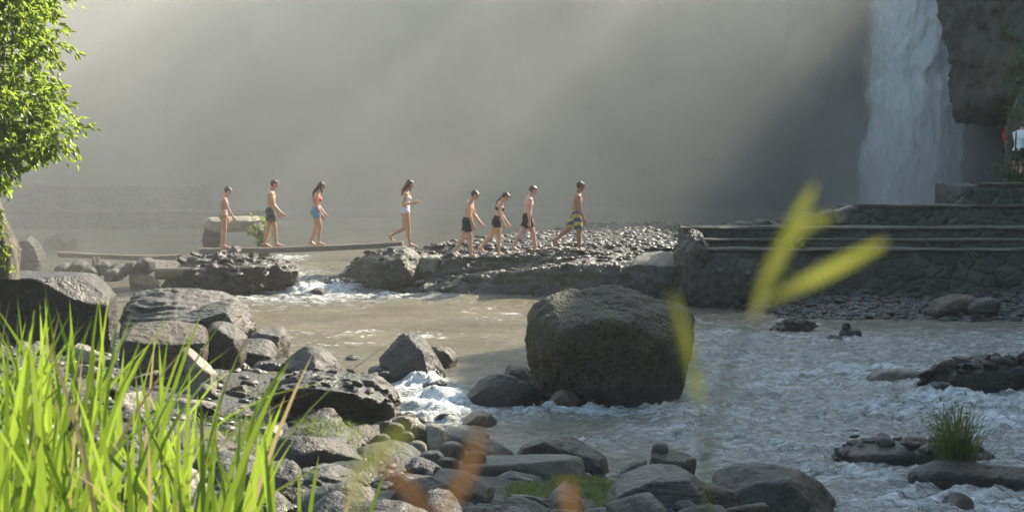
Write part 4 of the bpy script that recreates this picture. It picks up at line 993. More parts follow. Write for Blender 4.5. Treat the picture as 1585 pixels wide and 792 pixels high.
dgp = bpy.context.evaluated_depsgraph_get()
def bvh_of(o):
    mw = o.matrix_world if o.parent else Matrix.Translation(o.location)
    return BVHTree.FromPolygons([mw @ v.co for v in o.data.vertices], [tuple(p_.vertices) for p_ in o.data.polygons])
LB = bvh_of(ledge_o)
def on_ledge(px, Y, trees=(LB,)):
    x = P(px, 390, Y).x; z = 0.3
    for T in trees:
        for dx in (-0.1, 0, 0.1):
            r_ = T.ray_cast(Vector((x + dx, Y, 5)), Vector((0, 0, -1)))
            if r_[0]: z = max(z, r_[0].z - 0.02)
    return Vector((x, Y, z))
def fit(pt, py_target):
    return pt
person('woman in a beige swimsuit with a hair bun, last in the walking line', on_plank(347), 1.56, 'f', 'tan', 'dark', 'bun', [('swimsuit', 'beige')], 3, (3, -2), (6, 4), (0, 0), (22, 4), (8, 10), (5, 5), 28, 8)
person('shirtless man in dark patterned shorts with one hand held out, on the plank', on_plank(420), 1.70, 'm', 'tan', 'brown', 'short', [('shorts', 'dgreen')], 2, (14, -8), (8, 6), (0, -12), (14, 12), (30, 14), (9, 9), 22, 4)
person('long-haired woman in a coral top and light blue shorts on the plank', on_plank(490), 1.62, 'f', 'tan', 'dark', 'long', [('top', 'coral'), ('shortshorts', 'blue')], 4, (16, 2), (22, 26), (0, -20), (2, 4), (28, 34), (3, 3), 30, 0)
g = on_plank(628); g.z -= 0.14
person('woman in a white one-piece swimsuit stepping down off the plank', g, 1.70, 'f', 'tan', 'brown', 'long', [('swimsuit', 'white')], 2, (10, -4), (-2 + 6, 58), (0, -48), (-14, -4), (118, 112), (8, 8), 24, 0)
person('first shirtless man in black shorts on the ledge, behind the woman in the black bikini', on_ledge(724, 47.9), 1.69, 'm', 'fair', 'brown', 'short', [('shorts', 'black')], 7, (10, -16), (6, 16), (0, -22), (6, 16), (14, 22), (7, 7), 32, -6)
person('woman in a black bikini top and black bottoms bending her head', on_ledge(770, 47.9), 1.62, 'f', 'fair', 'brown', 'tail', [('bikini', 'black'), ('shortshorts', 'black')], 9, (6, -24), (6, 16), (0, -34), (4, 10), (18, 24), (5, 5), 40, 0)
person('shirtless pink-skinned man in black shorts second from the front of the line', on_ledge(817, 47.8), 1.69, 'm', 'pink', 'brown', 'short', [('shorts', 'black')], 4, (-24, 20), (8, 10), (-10, 0), (-6, 4), (10, 16), (8, 8), 26, 6)
person('dark-haired man in blue and yellow board shorts leading the line', on_ledge(893, 47.7), 1.72, 'm', 'brown', 'dark', 'short', [('longshorts', 'board')], 3, (6, -30), (3, 22), (0, -30), (8, -16), (12, 10), (8, 14), 14, 0)
pp9 = P(1577, 240, 48.8); pp9.z = 2.6
p9 = person('person in a white t-shirt with dark hair standing on the terrace at the right edge', pp9, 1.62, 'm', 'tan', 'dark', 'short', [('tshirt', 'white'), ('shorts', 'black')], 8, (4, -4), (4, 4), (0, 0), (10, 24), (50, 40), (10, 10), 22, 30)
p9['group'] = ''; del p9['group']
# ================================================================== LOOSE ROCKS
rnd = random.Random(7)
def variants(n, mats, sharp, amp, facets, lvl, flat=(0.5, 0.8), strat=0.0, seed=400):
    out = []
    for k in range(n):
        rs = np.random.RandomState(seed + k)
        pts = rs.normal(size=(22 if facets == 0 else 12, 3)); pts /= np.linalg.norm(pts, axis=1, keepdims=True)
        pts *= np.array([1.0, rs.uniform(.6, .9), rs.uniform(*flat)])
        Q, Fc = hull_rock([Vector(q) for q in pts], seed + k, lvl, sharp, amp, strat, 0.5, facets)
        out.append(np_mesh('rock_mesh', Q, Fc, mats[k % len(mats)]))
    return out
RUB = variants(14, [M['grey'], M['layered'], M['dark'], M['grey'], M['brown'], M['layered'], M['tan']], 40, .07, 14, 4, (0.45, 0.8), 0.02)
COB = variants(10, [M['cobble'], M['cobble'], M['grey'], M['cobble'], M['brown']], 9, .03, 0, 3, (0.4, 0.7), 0, 450)
def place(me, name, loc, s_, rz, tilt, label, cat, group):
    o = bpy.data.objects.new(name, me); o.location = loc; o.scale = s_
    o.rotation_euler = (rnd.uniform(-tilt, tilt), rnd.uniform(-tilt, tilt), rz)
    COL.objects.link(o); return tag(o, label, cat, group)
def gz(x, y):
    i = int(np.searchsorted(gx, x)) - 1; j = int(np.searchsorted(gy, y)) - 1
    u = (x - gx[i]) / (gx[i + 1] - gx[i]); v = (y - gy[j]) / (gy[j + 1] - gy[j])
    return float((GZ[j, i] * (1 - u) + GZ[j, i + 1] * u) * (1 - v) + (GZ[j + 1, i] * (1 - u) + GZ[j + 1, i + 1] * u) * v)
def in_poly(x, y, poly):
    c = False; j = len(poly) - 1
    for i in range(len(poly)):
        if (poly[i][1] > y) != (poly[j][1] > y) and x < (poly[j][0] - poly[i][0]) * (y - poly[i][1]) / (poly[j][1] - poly[i][1]) + poly[i][0]: c = not c
        j = i
    return c
# left and bottom bank rubble: positions in the world, on the bank between the camera and the river
cnt = 0; tries = 0
while cnt < 290 and tries < 12000:
    tries += 1
    y = rnd.uniform(13.5, 34) if rnd.random() < .55 else rnd.uniform(14, 25); x = rnd.uniform(-0.31, 0.13) * y
    d = float(sdist(np.array([x]), np.array([y]), BANK)[0])
    if d < -0.4 or d > 11 or (x > 1.0 and y > 20.3): continue
    if -0.35 < x < 1.5 and 17.6 < y < 21.2: continue
    if -1.3 < x < 2.2 and 17.5 < y < 22.8 and rnd.random() < .4: continue
    z = gz(x, y); sz = 0.14 + 0.36 * rnd.random() ** 1.8
    if d < 1.2: sz *= 0.8
    me = RUB[rnd.randrange(14)]
    place(me, 'bank_rock', (x, y, z + sz * .12), (sz * rnd.uniform(.9, 1.5), sz * rnd.uniform(.8, 1.2), sz * rnd.uniform(.7, 1.1)), rnd.uniform(0, 6.3), .35,
          'loose grey-brown rock in the rubble covering the near left bank', 'rock', 'loose rocks on the near bank'); cnt += 1
# thousands of smaller stones between them
def stone_field(name, n, sampler, szr, mat, seed, kind='stuff', lvl=2, flat=0.55):
    rs = np.random.RandomState(seed); V0, F0 = ico(lvl); VV, FF = [], []
    for i in range(n):
        x, y, z = sampler(rs); s_ = szr[0] + (szr[1] - szr[0]) * rs.rand() ** 2.2
        V = V0 * (1 + 0.22 * vnoise(V0 * 1.4 + i * 3.7, seed))[:, None]
        V = V * np.array([s_ * rs.uniform(.9, 1.5), s_, s_ * flat * rs.uniform(.7, 1.3)])
        a = rs.uniform(0, 6.3); b = rs.uniform(-.4, .4); ca, sa, cb, sb = math.cos(a), math.sin(a), math.cos(b), math.sin(b)
        V = V @ np.array([[1, 0, 0], [0, cb, -sb], [0, sb, cb]]); V = V @ np.array([[ca, -sa, 0], [sa, ca, 0], [0, 0, 1]])
        VV.append(V + np.array([x, y, z + s_ * .1])); FF.append(F0 + i * len(V0))
    o = mesh_obj(name, np.vstack(VV), np.vstack(FF), mat); tag(o, kind=kind); return o
s = N('pebbles_mat'); p = s.pos(); n1 = s.noise(p, 30, 4); vc = s.voro(p, 7.0, out='Color'); n0 = s.noise(p, 1.2, 3)
c = s.mix(s.sepz(vc, 0), (0.02, 0.02, 0.018), (0.085, 0.08, 0.068)); c = s.mix(s.ramp(n1, .4, .7, 0, .4), c, (0.08, 0.075, 0.06)); 
M['pebbles'] = s.done(s.pbsdf(c, s.ramp(n0, .3, .7, .38, .7), s.bump(n1, .3, .01)))
def s_bank(rs):
    while True:
        y = rs.uniform(13.5, 36); x = rs.uniform(-0.31, 0.15) * y
        d = sdist(np.array([x]), np.array([y]), BANK)[0]
        if -0.3 < d < 11 and not (-0.3 < x < 1.4 and 18 < y < 21): return x, y, gz(x, y)
stone_field('gravel', 1100, s_bank, (0.03, 0.12), M['pebbles'], 500)
# right gravel bank below the terrace
def s_shore(rs):
    while True:
        y = rs.uniform(37.5, 43.5); x = rs.uniform(4.6, 14)
        d = -sdist(np.array([x]), np.array([y]), SHORE)[0]
        if -0.15 < d: return x, y, gz(x, y)
stone_field('gravel', 2600, s_shore, (0.035, 0.10), M['pebbles'], 501)
cnt = 0
while cnt < 215:
    y = rnd.uniform(38.5, 43.4); x = rnd.uniform(4.6, 12.6)
    d = -float(sdist(np.array([x]), np.array([y]), SHORE)[0])
    if d < -0.15: continue
    sz = rnd.uniform(0.09, 0.19); me = COB[rnd.randrange(10)]
    place(me, 'cobble', (x, y, gz(x, y) + sz * .18), (sz * rnd.uniform(1, 1.4), sz, sz * rnd.uniform(.6, .9)), rnd.uniform(0, 6.3), .3,
          'smooth grey cobble on the gravel bank below the terrace wall', 'stone', 'cobbles on the gravel bank'); cnt += 1
# stony flat behind the ledge
def s_flat(rs):
    y = 49.3 + 12 * rs.rand() ** 1.5; x = rs.uniform(-2.6 + .42 * (y - 49.3), 8.5); return x, y, gz(x, y)
stone_field('gravel', 3800, s_flat, (0.025, 0.11), M['pebbles'], 502)
def s_ledge(rs):
    px = rs.uniform(500, 1040); Y = rs.uniform(46.6, 49.2); q = on_ledge(px, Y); return q.x, q.y, q.z
stone_field('rubble', 420, s_ledge, (0.03, 0.11), M['pebbles'], 503)
# cobble mounds
def bvh_multi(names):
    V, Fc, n = [], [], 0
    for o in [o for o in SC.objects if o.type == 'MESH' and o.get('label') in names]:
        V += [Vector(v.co) + o.location for v in o.data.vertices]; Fc += [tuple(i + n for i in p_.vertices) for p_ in o.data.polygons]; n = len(V)
    return BVHTree.FromPolygons(V, Fc)
def heap(core, px0, px1, Y0, Y1, n, sz, name, label, group, seed=1, mats=None, zmin=-0.02, cat='stone', tilt=.4, stack=True, nz_=.35):
    """drop stones onto the rocks labelled CORE (and the ground)"""
    T = bvh_multi(core); rs = random.Random(seed); k = 0; tr_ = 0; put = []
    while k < n and tr_ < n * 40:
        tr_ += 1
        Y = rs.uniform(Y0, Y1); x = P(rs.uniform(px0, px1), 400, Y).x
        r_ = T.ray_cast(Vector((x, Y, 6)), Vector((0, 0, -1))); z = r_[0].z if r_[0] else -9
        if r_[0] and r_[1].z < nz_: continue
        z = max(z, gz(x, Y)); zb_ = z
        if z < zmin: continue
        s_ = sz * rs.uniform(.55, 1.3) ** 1.2
        for (a, b, c_, d_) in (put if stack else []):
            if (a - x) ** 2 + (b - Y) ** 2 < (0.9 * (d_ + s_)) ** 2: z = max(z, min(c_ + d_ * .45, z + .6 * s_))
        put.append((x, Y, z, s_))
        me = (mats or COB)[rs.randrange(10)]
        place(me, name, (x, Y, z + s_ * .12), (s_ * rs.uniform(1, 1.4), s_, s_ * rs.uniform(.6, .95)), rs.uniform(0, 6.3), tilt, label, cat, group); k += 1
RB10 = [RUB[i % 14] for i in range(10)]
B('rock_mound', 'low rock heart of the cobble mound in the right river', 'rock', [(1190, 512), (1204, 500), (1225, 494), (1252, 498), (1266, 508), (1240, 515)], Yb(1225, 516) + .3, 0.8, M['dark'], 160, sharp=12)
heap(['low rock heart of the cobble mound in the right river'], 1180, 1275, Yb(1225, 516) - .35, Yb(1225, 516) + .8, 46, .12, 'rounded_stone', 'dark rounded cobble of the mound at the tip of the gravel bank', 'cobble mound in the right river', 3, stack=False, nz_=.05)
heap(['brown earth lump under the stones behind the huge boulder'], 985, 1110, 42.2, 44.2, 60, .11, 'shore_stone', 'brown and grey stone heaped on the shore behind the huge boulder', 'stones heaped behind the huge boulder', 4, zmin=-.1, mats=COB[:6] + RB10[:4])
heap([], 1060, 1190, 41.5, 43.3, 34, .12, 'shore_stone', 'dark stone at the water edge below the terrace corner', 'stones at the water edge below the terrace corner', 5, zmin=-.25)
yi = Yb(1400, 713)
heap(['low dark islet carrying a row of stones in the white water'], 1300, 1545, yi - .45, yi + .4, 44, .115, 'islet_stone', 'rounded stone in the row on the low dark islet', 'stones on the dark islet', 6, stack=False, nz_=.05)
BLK = variants(10, [M['dark']], 20, .06, 8, 4, (.5, .8), 0, 470)
yi = Yb(1540, 604)
heap(['jagged black rock ledge where the right river tumbles'], 1425, 1700, yi - .7, yi + .8, 80, .17, 'wet_rock', 'black wet stone of the tumbling ledge at the right', 'wet stones of the right ledge', 8, mats=BLK, stack=False, nz_=.05)
heap(['wet shingly rock mound beside the small rapid'], 420, 615, 24.5, 26.8, 60, .085, 'pebble', 'wet pebble on the shingly mound beside the small rapid', 'pebbles on the wet mound', 9, mats=COB[:5] + BLK[:5])
heap([], 560, 700, 22.3, 24.6, 26, .11, 'rounded_stone', 'rounded stone filling the bottom bank above the long slab', 'stones of the bottom bank', 10, mats=COB)
heap([], 475, 700, 46.2, 46.6, 34, .09, 'ledge_rubble', 'bright rubble stone along the foot of the ledge', 'rubble at the foot of the ledge', 11, mats=RB10, zmin=-.9)
heap(['rough dark pier of piled rock under the left end of the plank bridge', 'jumble of dark wet rock right of the bridge pier'], 265, 470, 45.2, 47.4, 34, .13, 'broken_rock', 'broken dark rock piled on the bridge pier', 'broken rocks of the bridge pier', 12, mats=RB10[:6] + BLK[:4], zmin=0.0)
heap(['long low tiered rock ledge the people are walking along', 'lump of dark masonry under the right end of the plank bridge'], 500, 1050, 46.7, 49.3, 60, .09, 'ledge_stone', 'angular stone lying on the tiered ledge', 'stones on the tiered ledge', 13, mats=RB10)
q = P(1323, 675, Yb(1323, 688)); place(COB[1], 'pebble', q, (.10, .09, .045), .3, .05, 'pale oval pebble at the base of the little balanced stack', 'stone', None)
q = P(1321, 665, Yb(1323, 688)); place(COB[2], 'pebble', q, (.125, .09, .035), .1, .05, 'dark flat pebble balanced on top of the little stack', 'stone', None)
q = P(1315, 670, Yb(1323, 688) - .02); 

# ================================================================== LOG on the block boulder
bm = bmesh.new(); a_, b_ = P(240, 423, 45.6), P(330, 423, 45.6); L_ = (b_ - a_).length
nseg, nr_ = 24, 20; rows = []
for i in range(nseg + 1):
    t = i / nseg; r_ = 0.145 * (1.0 if 0 < i < nseg else 0.86); ring = []
    for j in range(nr_):
        an = 2 * math.pi * j / nr_; rr = r_ * (1 + 0.03 * math.sin(3 * an + t * 4) + rnd.uniform(-.01, .01)) 
        ring.append(bm.verts.new(((t - .5) * L_, math.cos(an) * rr, math.sin(an) * rr)))
    rows.append(ring)
for i in range(nseg):
    for j in range(nr_): bm.faces.new((rows[i][j], rows[i][(j + 1) % nr_], rows[i + 1][(j + 1) % nr_], rows[i + 1][j]))
bm.faces.new(rows[0][::-1]); bm.faces.new(rows[-1])
lg = bm_obj('log', bm, M['wood'], smooth=True); lg.location = (a_ + b_) / 2
tag(lg, 'short thick brown log lying across the block boulder', 'log')
# posts of the left plank
for px_ in (145, 152):
    B('wooden_post', 'stubby post standing under the left plank, %s' % ('the left of two' if px_ == 145 else 'the right of two'), 'post',
      [(px_ - 3, 416), (px_ - 3, 398), (px_ + 2, 396), (px_ + 3, 416)], 49.0, 0.12, M['wood'], 170 + px_, sharp=20, amp=.02, level=3)
# ================================================================== PLANTS
def leaf_mat(name, c1, c2, tr, trans=0.5, rough=0.45, straw=0.0):
    s = N(name); p = s.pos(); n1 = s.noise(p, 4, 2); n2 = s.attr('tone')
    c = s.mix(n2, c1, c2)
    if straw: c = s.mix(s.math('GREATER_THAN', n2, 1 - straw), c, (0.42, 0.33, 0.17))
    t = s.mix(n2, tuple(x * 0.75 for x in tr), tr)
    if straw: t = s.mix(s.math('GREATER_THAN', n2, 1 - straw), t, (0.35, 0.28, 0.14))
    d = s.pbsdf(c, rough, None, 0.4)
    tl = s.n('ShaderNodeBsdfTranslucent'); s.set(tl.inputs['Color'], t)
    mx = s.n('ShaderNodeMixShader'); mx.inputs[0].default_value = trans; s.set(mx.inputs[1], d); s.set(mx.inputs[2], tl.outputs[0])
    return s.done(mx.outputs[0])
M['leaf'] = leaf_mat('tree_leaf', (0.03, 0.07, 0.012), (0.08, 0.14, 0.02), (0.42, 0.55, 0.08), 0.55, 0.35)
M['jungle'] = leaf_mat('jungle_leaf', (0.02, 0.045, 0.012), (0.05, 0.09, 0.02), (0.10, 0.16, 0.03), 0.3)
M['blade'] = leaf_mat('grass_blade', (0.07, 0.15, 0.012), (0.14, 0.25, 0.02), (0.33, 0.46, 0.05), 0.52, 0.4, 0.07)
M['blade_dull'] = leaf_mat('sedge_blade', (0.03, 0.05, 0.012), (0.10, 0.12, 0.035), (0.22, 0.26, 0.06), 0.45, 0.5)
M['turf'] = leaf_mat('turf_blade', (0.045, 0.08, 0.015), (0.14, 0.19, 0.045), (0.26, 0.36, 0.07), 0.45, 0.5)
M['reed'] = leaf_mat('yellow_reed', (0.13, 0.15, 0.03), (0.20, 0.21, 0.05), (0.24, 0.26, 0.05), 0.45, 0.5)
M['reed_orange'] = leaf_mat('withered_reed', (0.20, 0.10, 0.045), (0.27, 0.14, 0.06), (0.28, 0.15, 0.06), 0.4, 0.5)
M['bark'] = rock_material('bark', (0.09, 0.08, 0.06), (0.32, 0.29, 0.24), 9.0, 1.0, ((1, 1, .3), (0, 0, 0)), rough=.8, wet=False, var=0, dim=False)
def set_tone(o, tone):
    at = o.data.attributes.new('tone', 'FLOAT', 'POINT'); at.data.foreach_set('value', np.asarray(tone, np.float32))
def leaves(name, C, Dn, size, mat, seed, parent=None, label=None, aspect=0.45, droop=0.6, cup=0.12):
    """C: leaf bases (n,3); Dn: outward directions"""
    rs = np.random.RandomState(seed); n = len(C)
    d = Dn + rs.normal(size=(n, 3)) * 0.7; d[:, 2] -= droop; d /= np.linalg.norm(d, axis=1, keepdims=True)
    r = rs.normal(size=(n, 3)); sd = np.cross(d, r); sd /= np.linalg.norm(sd, axis=1, keepdims=True); nn = np.cross(sd, d)
    L = size * rs.uniform(.6, 1.3, n)[:, None]; w = L * aspect / 2
    T = [C, C + d * L * .35 + sd * w - nn * L * cup, C + d * L * .40 + nn * L * .02, C + d * L * .35 - sd * w - nn * L * cup,
         C + d * L * .72 + sd * w * .62 - nn * L * cup, C + d * L * .72 - sd * w * .62 - nn * L * cup, C + d * L - nn * L * .15]
    V = np.stack(T, 1).reshape(-1, 3); b = (np.arange(n) * 7)[:, None]
    Fq = np.array([[0, 1, 2], [0, 2, 3], [1, 4, 2], [4, 6, 2], [2, 6, 5], [2, 5, 3]])
    Fc = (b[:, :, None] + Fq[None]).reshape(-1, 3)
    o = mesh_obj(name, V, Fc, mat, parent, smooth=False); set_tone(o, np.repeat(rs.rand(n), 7)); return o
def crown_points(ells, n, seed, clump=0.35):
    """leaf bases gathered on sprays through the volume of several ellipsoids"""
    rs = np.random.RandomState(seed); per = 16; m = n // per; out, dd = [], []
    w = np.array([e[3] * e[4] * e[5] for e in ells]) ** (2 / 3.); w = w / w.sum()
    for _ in range(m):
        e = ells[rs.choice(len(ells), p=w)]; v = rs.normal(size=3); v /= np.linalg.norm(v); rr = rs.uniform(.72, 1.08) if rs.rand() < .8 else rs.uniform(.2, .8)
        c = np.array(e[:3]) + v * rr * np.array(e[3:6]); tw = v + rs.normal(size=3) * .5; tw[2] -= .5; tw /= np.linalg.norm(tw)
        ln = clump * rs.uniform(.5, 1.4)
        t = rs.rand(per) * ln; q = c + tw[None] * t[:, None] + rs.normal(size=(per, 3)) * clump * .12
        q[:, 2] -= t ** 2 * .35
        out.append(q); dd.append(np.repeat((v * .5 + tw * .6)[None], per, 0))
    return np.vstack(out), np.vstack(dd)
def tube(name, pts, rads, mat, parent=None, nr=8, rough=0.0, seed=0):
    pts = np.array([tuple(p_) for p_ in pts], float); VV = []; up0 = np.array([0.3, 1, 0.1])
    for i, p_ in enumerate(pts):
        t = pts[min(i + 1, len(pts) - 1)] - pts[max(i - 1, 0)]; t /= np.linalg.norm(t)
        a = np.cross(t, up0); a /= np.linalg.norm(a); b = np.cross(t, a); an = np.linspace(0, 2 * math.pi, nr, endpoint=False)
        VV.append(p_ + rads[i] * (np.cos(an)[:, None] * a + np.sin(an)[:, None] * b))
    V = np.array(VV).reshape(-1, 3)
    if rough: V += (fbm(V * 5, 4, seed) * rough)[:, None] * np.array([1, -1, .3])
    n = len(pts); i = np.arange(n * nr).reshape(n, nr); j = np.roll(i, -1, 1)
    Fc = np.stack([i[:-1].ravel(), j[:-1].ravel(), j[1:].ravel(), i[1:].ravel()], 1)
    return mesh_obj(name, V, Fc, mat, parent)
# --- vine-clad tree at the left edge
YT = 29.0
tr = empty('vine_covered_tree'); tag(tr, 'bright green leafy tree with a pale vine-covered trunk at the left edge', 'tree')
def el(px, py, dy, rx, ry, rz): q = P(px, py, YT + dy); return (q.x, q.y, q.z, rx, ry, rz)
ells = [el(-60, -10, 0, 1.30, 1.4, 0.8), el(-40, 60, 0.1, 1.15, 1.2, .75), el(-30, 150, -.1, 1.05, 1.2, .75), el(20, 205, 0, .70, .8, .42), el(-60, 215, 0, 1.05, 1.1, .62), el(80, 205, -.1, .30, .4, .22),
        el(-30, 268, 0, .50, .5, .22), el(-60, -120, 0, 1.5, 1.6, 1.2), el(-220, 60, .3, 1.6, 1.6, 2.4), el(-260, -200, 0, 2.4, 2, 2.2)]
C_, D_ = crown_points(ells, 46000, 1, .30)
leaves('crown', C_, D_, 0.125, M['leaf'], 2, tr)
tube('trunk', [P(-12, 425, YT), P(-6, 390, YT), P(-16, 345, YT), P(-26, 310, YT), P(-50, 200, YT), P(-60, 60, YT), P(-80, -120, YT)], [.40, .33, .27, .23, .2, .16, .1], M['bark'], tr, 24, .12, 5)
for k, (a, b) in enumerate([((-30, 300), (20, 230)), ((-45, 220), (40, 190)), ((-55, 120), (30, 60)), ((-60, 60), (20, -20)), ((-50, 180), (-160, 80))]):
    A_, Bq = P(*a, YT), P(*b, YT - .2); tube('limb', [A_, A_.lerp(Bq, .5) + Vector((0, 0, .1)), Bq], [.09, .06, .03], M['bark'], tr)
rs_ = np.random.RandomState(5); q = []
for i in range(170):
    t = rs_.rand(); c0 = P(-10 + rs_.uniform(-24, 34) * (.4 + .6 * t), 320 + 100 * t, YT - .30 - .1 * rs_.rand()); q.append(tuple(c0))
leaves('vine_leaves', np.array(q), np.tile([0.3, -.6, -.3], (len(q), 1)), 0.10, M['leaf'], 7, tr)

# --- grass blades
def blades(name, roots, lens, wid, mat, seed, lean=0.25, curve=0.35, segs=7, parent=None, face=None, fold=0.25):
    rs = np.random.RandomState(seed); n = len(roots); roots = np.asarray(roots, float); lens = np.asarray(lens, float)
    az = rs.uniform(0, 2 * math.pi, n); ln_ = np.abs(rs.normal(0, lean, n)); cv = np.abs(rs.normal(0, curve, n)) * (lens / lens.mean())
    h = np.stack([np.cos(az), np.sin(az), 0 * az], 1)
    fa = rs.uniform(0, math.pi, n) if face is None else rs.normal(face, .6, n)
    sd = np.stack([np.cos(fa), np.sin(fa), 0 * fa], 1); VV = []
    for i in range(segs + 1):
        t = i / segs; w = wid * (0.55 + 0.9 * t) * (1 - t) ** 0.55 * 1.25 if t < 1 else 0
        off = ln_ * t + cv * t ** 2.5
        c = roots + h * (off * lens)[:, None]; c[:, 2] += lens * (t - 0.5 * np.clip(off, 0, 1.2) ** 2 * t)
        ww = w * rs_w(n, seed)[:, None] * sd
        VV += [c - ww / 2, c + h * 0 + ww / 2]
    V = np.stack(VV, 1).reshape(-1, 3); m = 2 * (segs + 1); b = (np.arange(n) * m)[:, None]
    Fq = np.array([[2 * i, 2 * i + 1, 2 * i + 3, 2 * i + 2] for i in range(segs)])
    o = mesh_obj(name, V, (b[:, :, None] + Fq[None]).reshape(-1, 4), mat, parent); set_tone(o, np.repeat(rs.rand(n), m)); return o
_rw = {}
def rs_w(n, seed):
    if (n, seed) not in _rw: _rw[(n, seed)] = np.random.RandomState(seed + 77).uniform(.6, 1.25, n)
    return _rw[(n, seed)]
rs_ = np.random.RandomState(11); roots, lens = [], []
top_px = [(-60, 470), (0, 470), (60, 480), (100, 430), (165, 425), (200, 540), (230, 545), (270, 480), (310, 560), (345, 590), (375, 580), (420, 650), (460, 640), (500, 730), (540, 780)]
for i in range(340):
    u = rs_.rand() ** 1.5; px_ = -110 + 600 * u + rs_.normal(0, 14)
    if px_ > 200: px_ = 205 + round((px_ - 205) / 55) * 55 + rs_.normal(0, 13)
    if px_ > 200 and rs_.rand() < .3: continue
    Yg = rs_.uniform(6.2, 9.5); tp = np.interp(px_, [a for a, b in top_px], [b for a, b in top_px])
    q0 = P(px_, 600, Yg); zt_ = P(px_, tp + abs(rs_.normal(0, 110)) - 12, Yg).z; z0 = gz(q0.x, Yg)
    roots.append((q0.x + rs_.normal(0, .05), Yg, z0)); lens.append(max(.35, zt_ - z0))
gr = blades('tall_grass', roots, lens, 0.028, M['blade'], 12, .11, .16, 10, face=0.3); tag(gr, kind='stuff')
rs_ = np.random.RandomState(14); roots, lens = [], []
for i in range(34):
    px_ = rs_.uniform(-80, 260); Yg = rs_.uniform(6.5, 9); q0 = P(px_, 600, Yg); z0 = gz(q0.x, Yg)
    zt_ = P(px_, rs_.uniform(560, 700), Yg).z; roots.append((q0.x, Yg, z0)); lens.append(max(.4, (zt_ - z0) * 1.25))
gr2 = blades('grass', roots, lens, 0.018, M['blade'], 15, .15, .55, 12); tag(gr2, kind='stuff')
# --- low turf patches on the bottom bank
TB = bvh_multi(['low earthy hump under the green grass patch on the bottom bank', 'long grassy-topped boulder on the bank above the layered grey one', 'smooth brown sloping boulder in the middle of the bottom bank'])
def turf(px0, px1, py0, py1, n, ln, seed):
    rs = np.random.RandomState(seed); m = n * 3
    u, v = rs.uniform(-1, 1, m), rs.uniform(-1, 1, m); px_ = (px0 + px1) / 2 + u * (px1 - px0) / 2; py_ = (py0 + py1) / 2 + v * (py1 - py0) / 2
    ok = (u * u + v * v < 1 + rs.normal(0, .15, m)) & (vnoise(np.stack([px_ * .03, py_ * .05, np.full(m, seed)], 1), seed) > -0.25)
    px_, py_ = px_[ok][:n], py_[ok][:n]; a = (px_ - W / 2) / F; bb = -(py_ - H / 2) / F; dy, dz = _cp + bb * _sp, -_sp + bb * _cp
    z = np.full(len(px_), .35)
    for _ in range(6): t = (z - CAMZ) / dz; z = Hground(a * t, dy * t)
    x, y = a * t, dy * t; r_ = []
    for X_, Yq, z_ in zip(x, y, z):
        hit = TB.ray_cast(Vector((X_, Yq, 5)), Vector((0, 0, -1)))
        if hit[0] and hit[1].z < .3: continue
        r_.append((X_, Yq, max(z_, hit[0].z if hit[0] else -9) - .02))
    return r_, (ln * rs.uniform(.5, 1.4, len(r_))).tolist()
R_, L_ = [], []
for a in [(765, 990, 740, 810, 6500, .10, 21, 0, 0), (430, 640, 655, 705, 1500, .13, 22, 0, 0), (280, 440, 640, 720, 1200, .14, 23, 0, 0), (360, 440, 600, 640, 250, .09, 24, 0, 0.0), (1095, 1150, 755, 800, 260, .10, 25, 0, .1), (640, 760, 770, 800, 200, .08, 26, 0, 0)]:
    r_, l_ = turf(*a[:7]); R_ += r_; L_ += l_
tf = blades('turf', R_, L_, 0.010, M['turf'], 26, .7, .5, 4); tag(tf, kind='stuff')
# --- sedge tuft growing in the river
Yt = Yb(1483, 742); rs_ = np.random.RandomState(31); roots, lens = [], []
for i in range(330):
    q0 = P(1482 + rs_.normal(0, 13), 735, Yt + rs_.normal(0, .1)); roots.append((q0.x, q0.y, .06)); lens.append(rs_.uniform(.35, .98))
tu = empty('sedge_tuft', (P(1482, 735, Yt).x, Yt, 0.05)); tag(tu, 'tall thin-bladed sedge tuft growing on the black rock ledge in the river', 'grass tuft')
bl = blades('blades', roots, lens, 0.011, M['blade_dull'], 32, .24, .28, 7, tu); bl.location = -tu.location
q = np.array([[P(1478 + rs_.normal(0, 18), 690 + rs_.normal(0, 26), Yt).x, Yt + rs_.normal(0, .12), P(1478, 690 + rs_.normal(0, 26), Yt).z] for _ in range(500)])
lv = leaves('leaves', q, np.tile([0, 0, 1.0], (len(q), 1)), .05, M['blade_dull'], 33, tu, droop=-.4); lv.location = -tu.location
# --- green plants on the terrace at the right edge
bu = empty('terrace_bush', P(1570, 290, 47.6)); tag(bu, 'leafy green bush on the topmost terrace below the person in white', 'bush')
q0 = P(1585, 268, 47.9); C_, D_ = crown_points([(q0.x, q0.y, q0.z, .62, .6, .42), (q0.x - .2, q0.y, q0.z - .25, .45, .4, .3), (q0.x + .9, q0.y, q0.z, .8, .6, .5)], 3200, 41, .2)
o = leaves('foliage', C_, D_, .09, M['jungle'], 42, bu); o.location = -bu.location
vi = empty('hanging_vines', P(1600, 200, 50.5)); tag(vi, 'dark green creeper hanging down the rock face at the right edge', 'creeper')
C_, D_ = [], []
for k in range(40):
    a = P(rs_.uniform(1545, 1700), rs_.uniform(20, 170), 51.0 + rs_.uniform(-.4, .6)); n_ = 26
    for t in np.linspace(0, 1, n_): C_.append((a.x + rs_.normal(0, .08), a.y - .2 + rs_.normal(0, .08), a.z - t * 1.3)); D_.append((-.3, -.6, -.4))
o = leaves('foliage', np.array(C_), np.array(D_), .13, M['jungle'], 43, vi); o.location = -vi.location
pl_ = empty('wall_weed', P(1225, 382, 43.9)); tag(pl_, 'small light green weed sprouting on the lowest terrace step', 'weed')
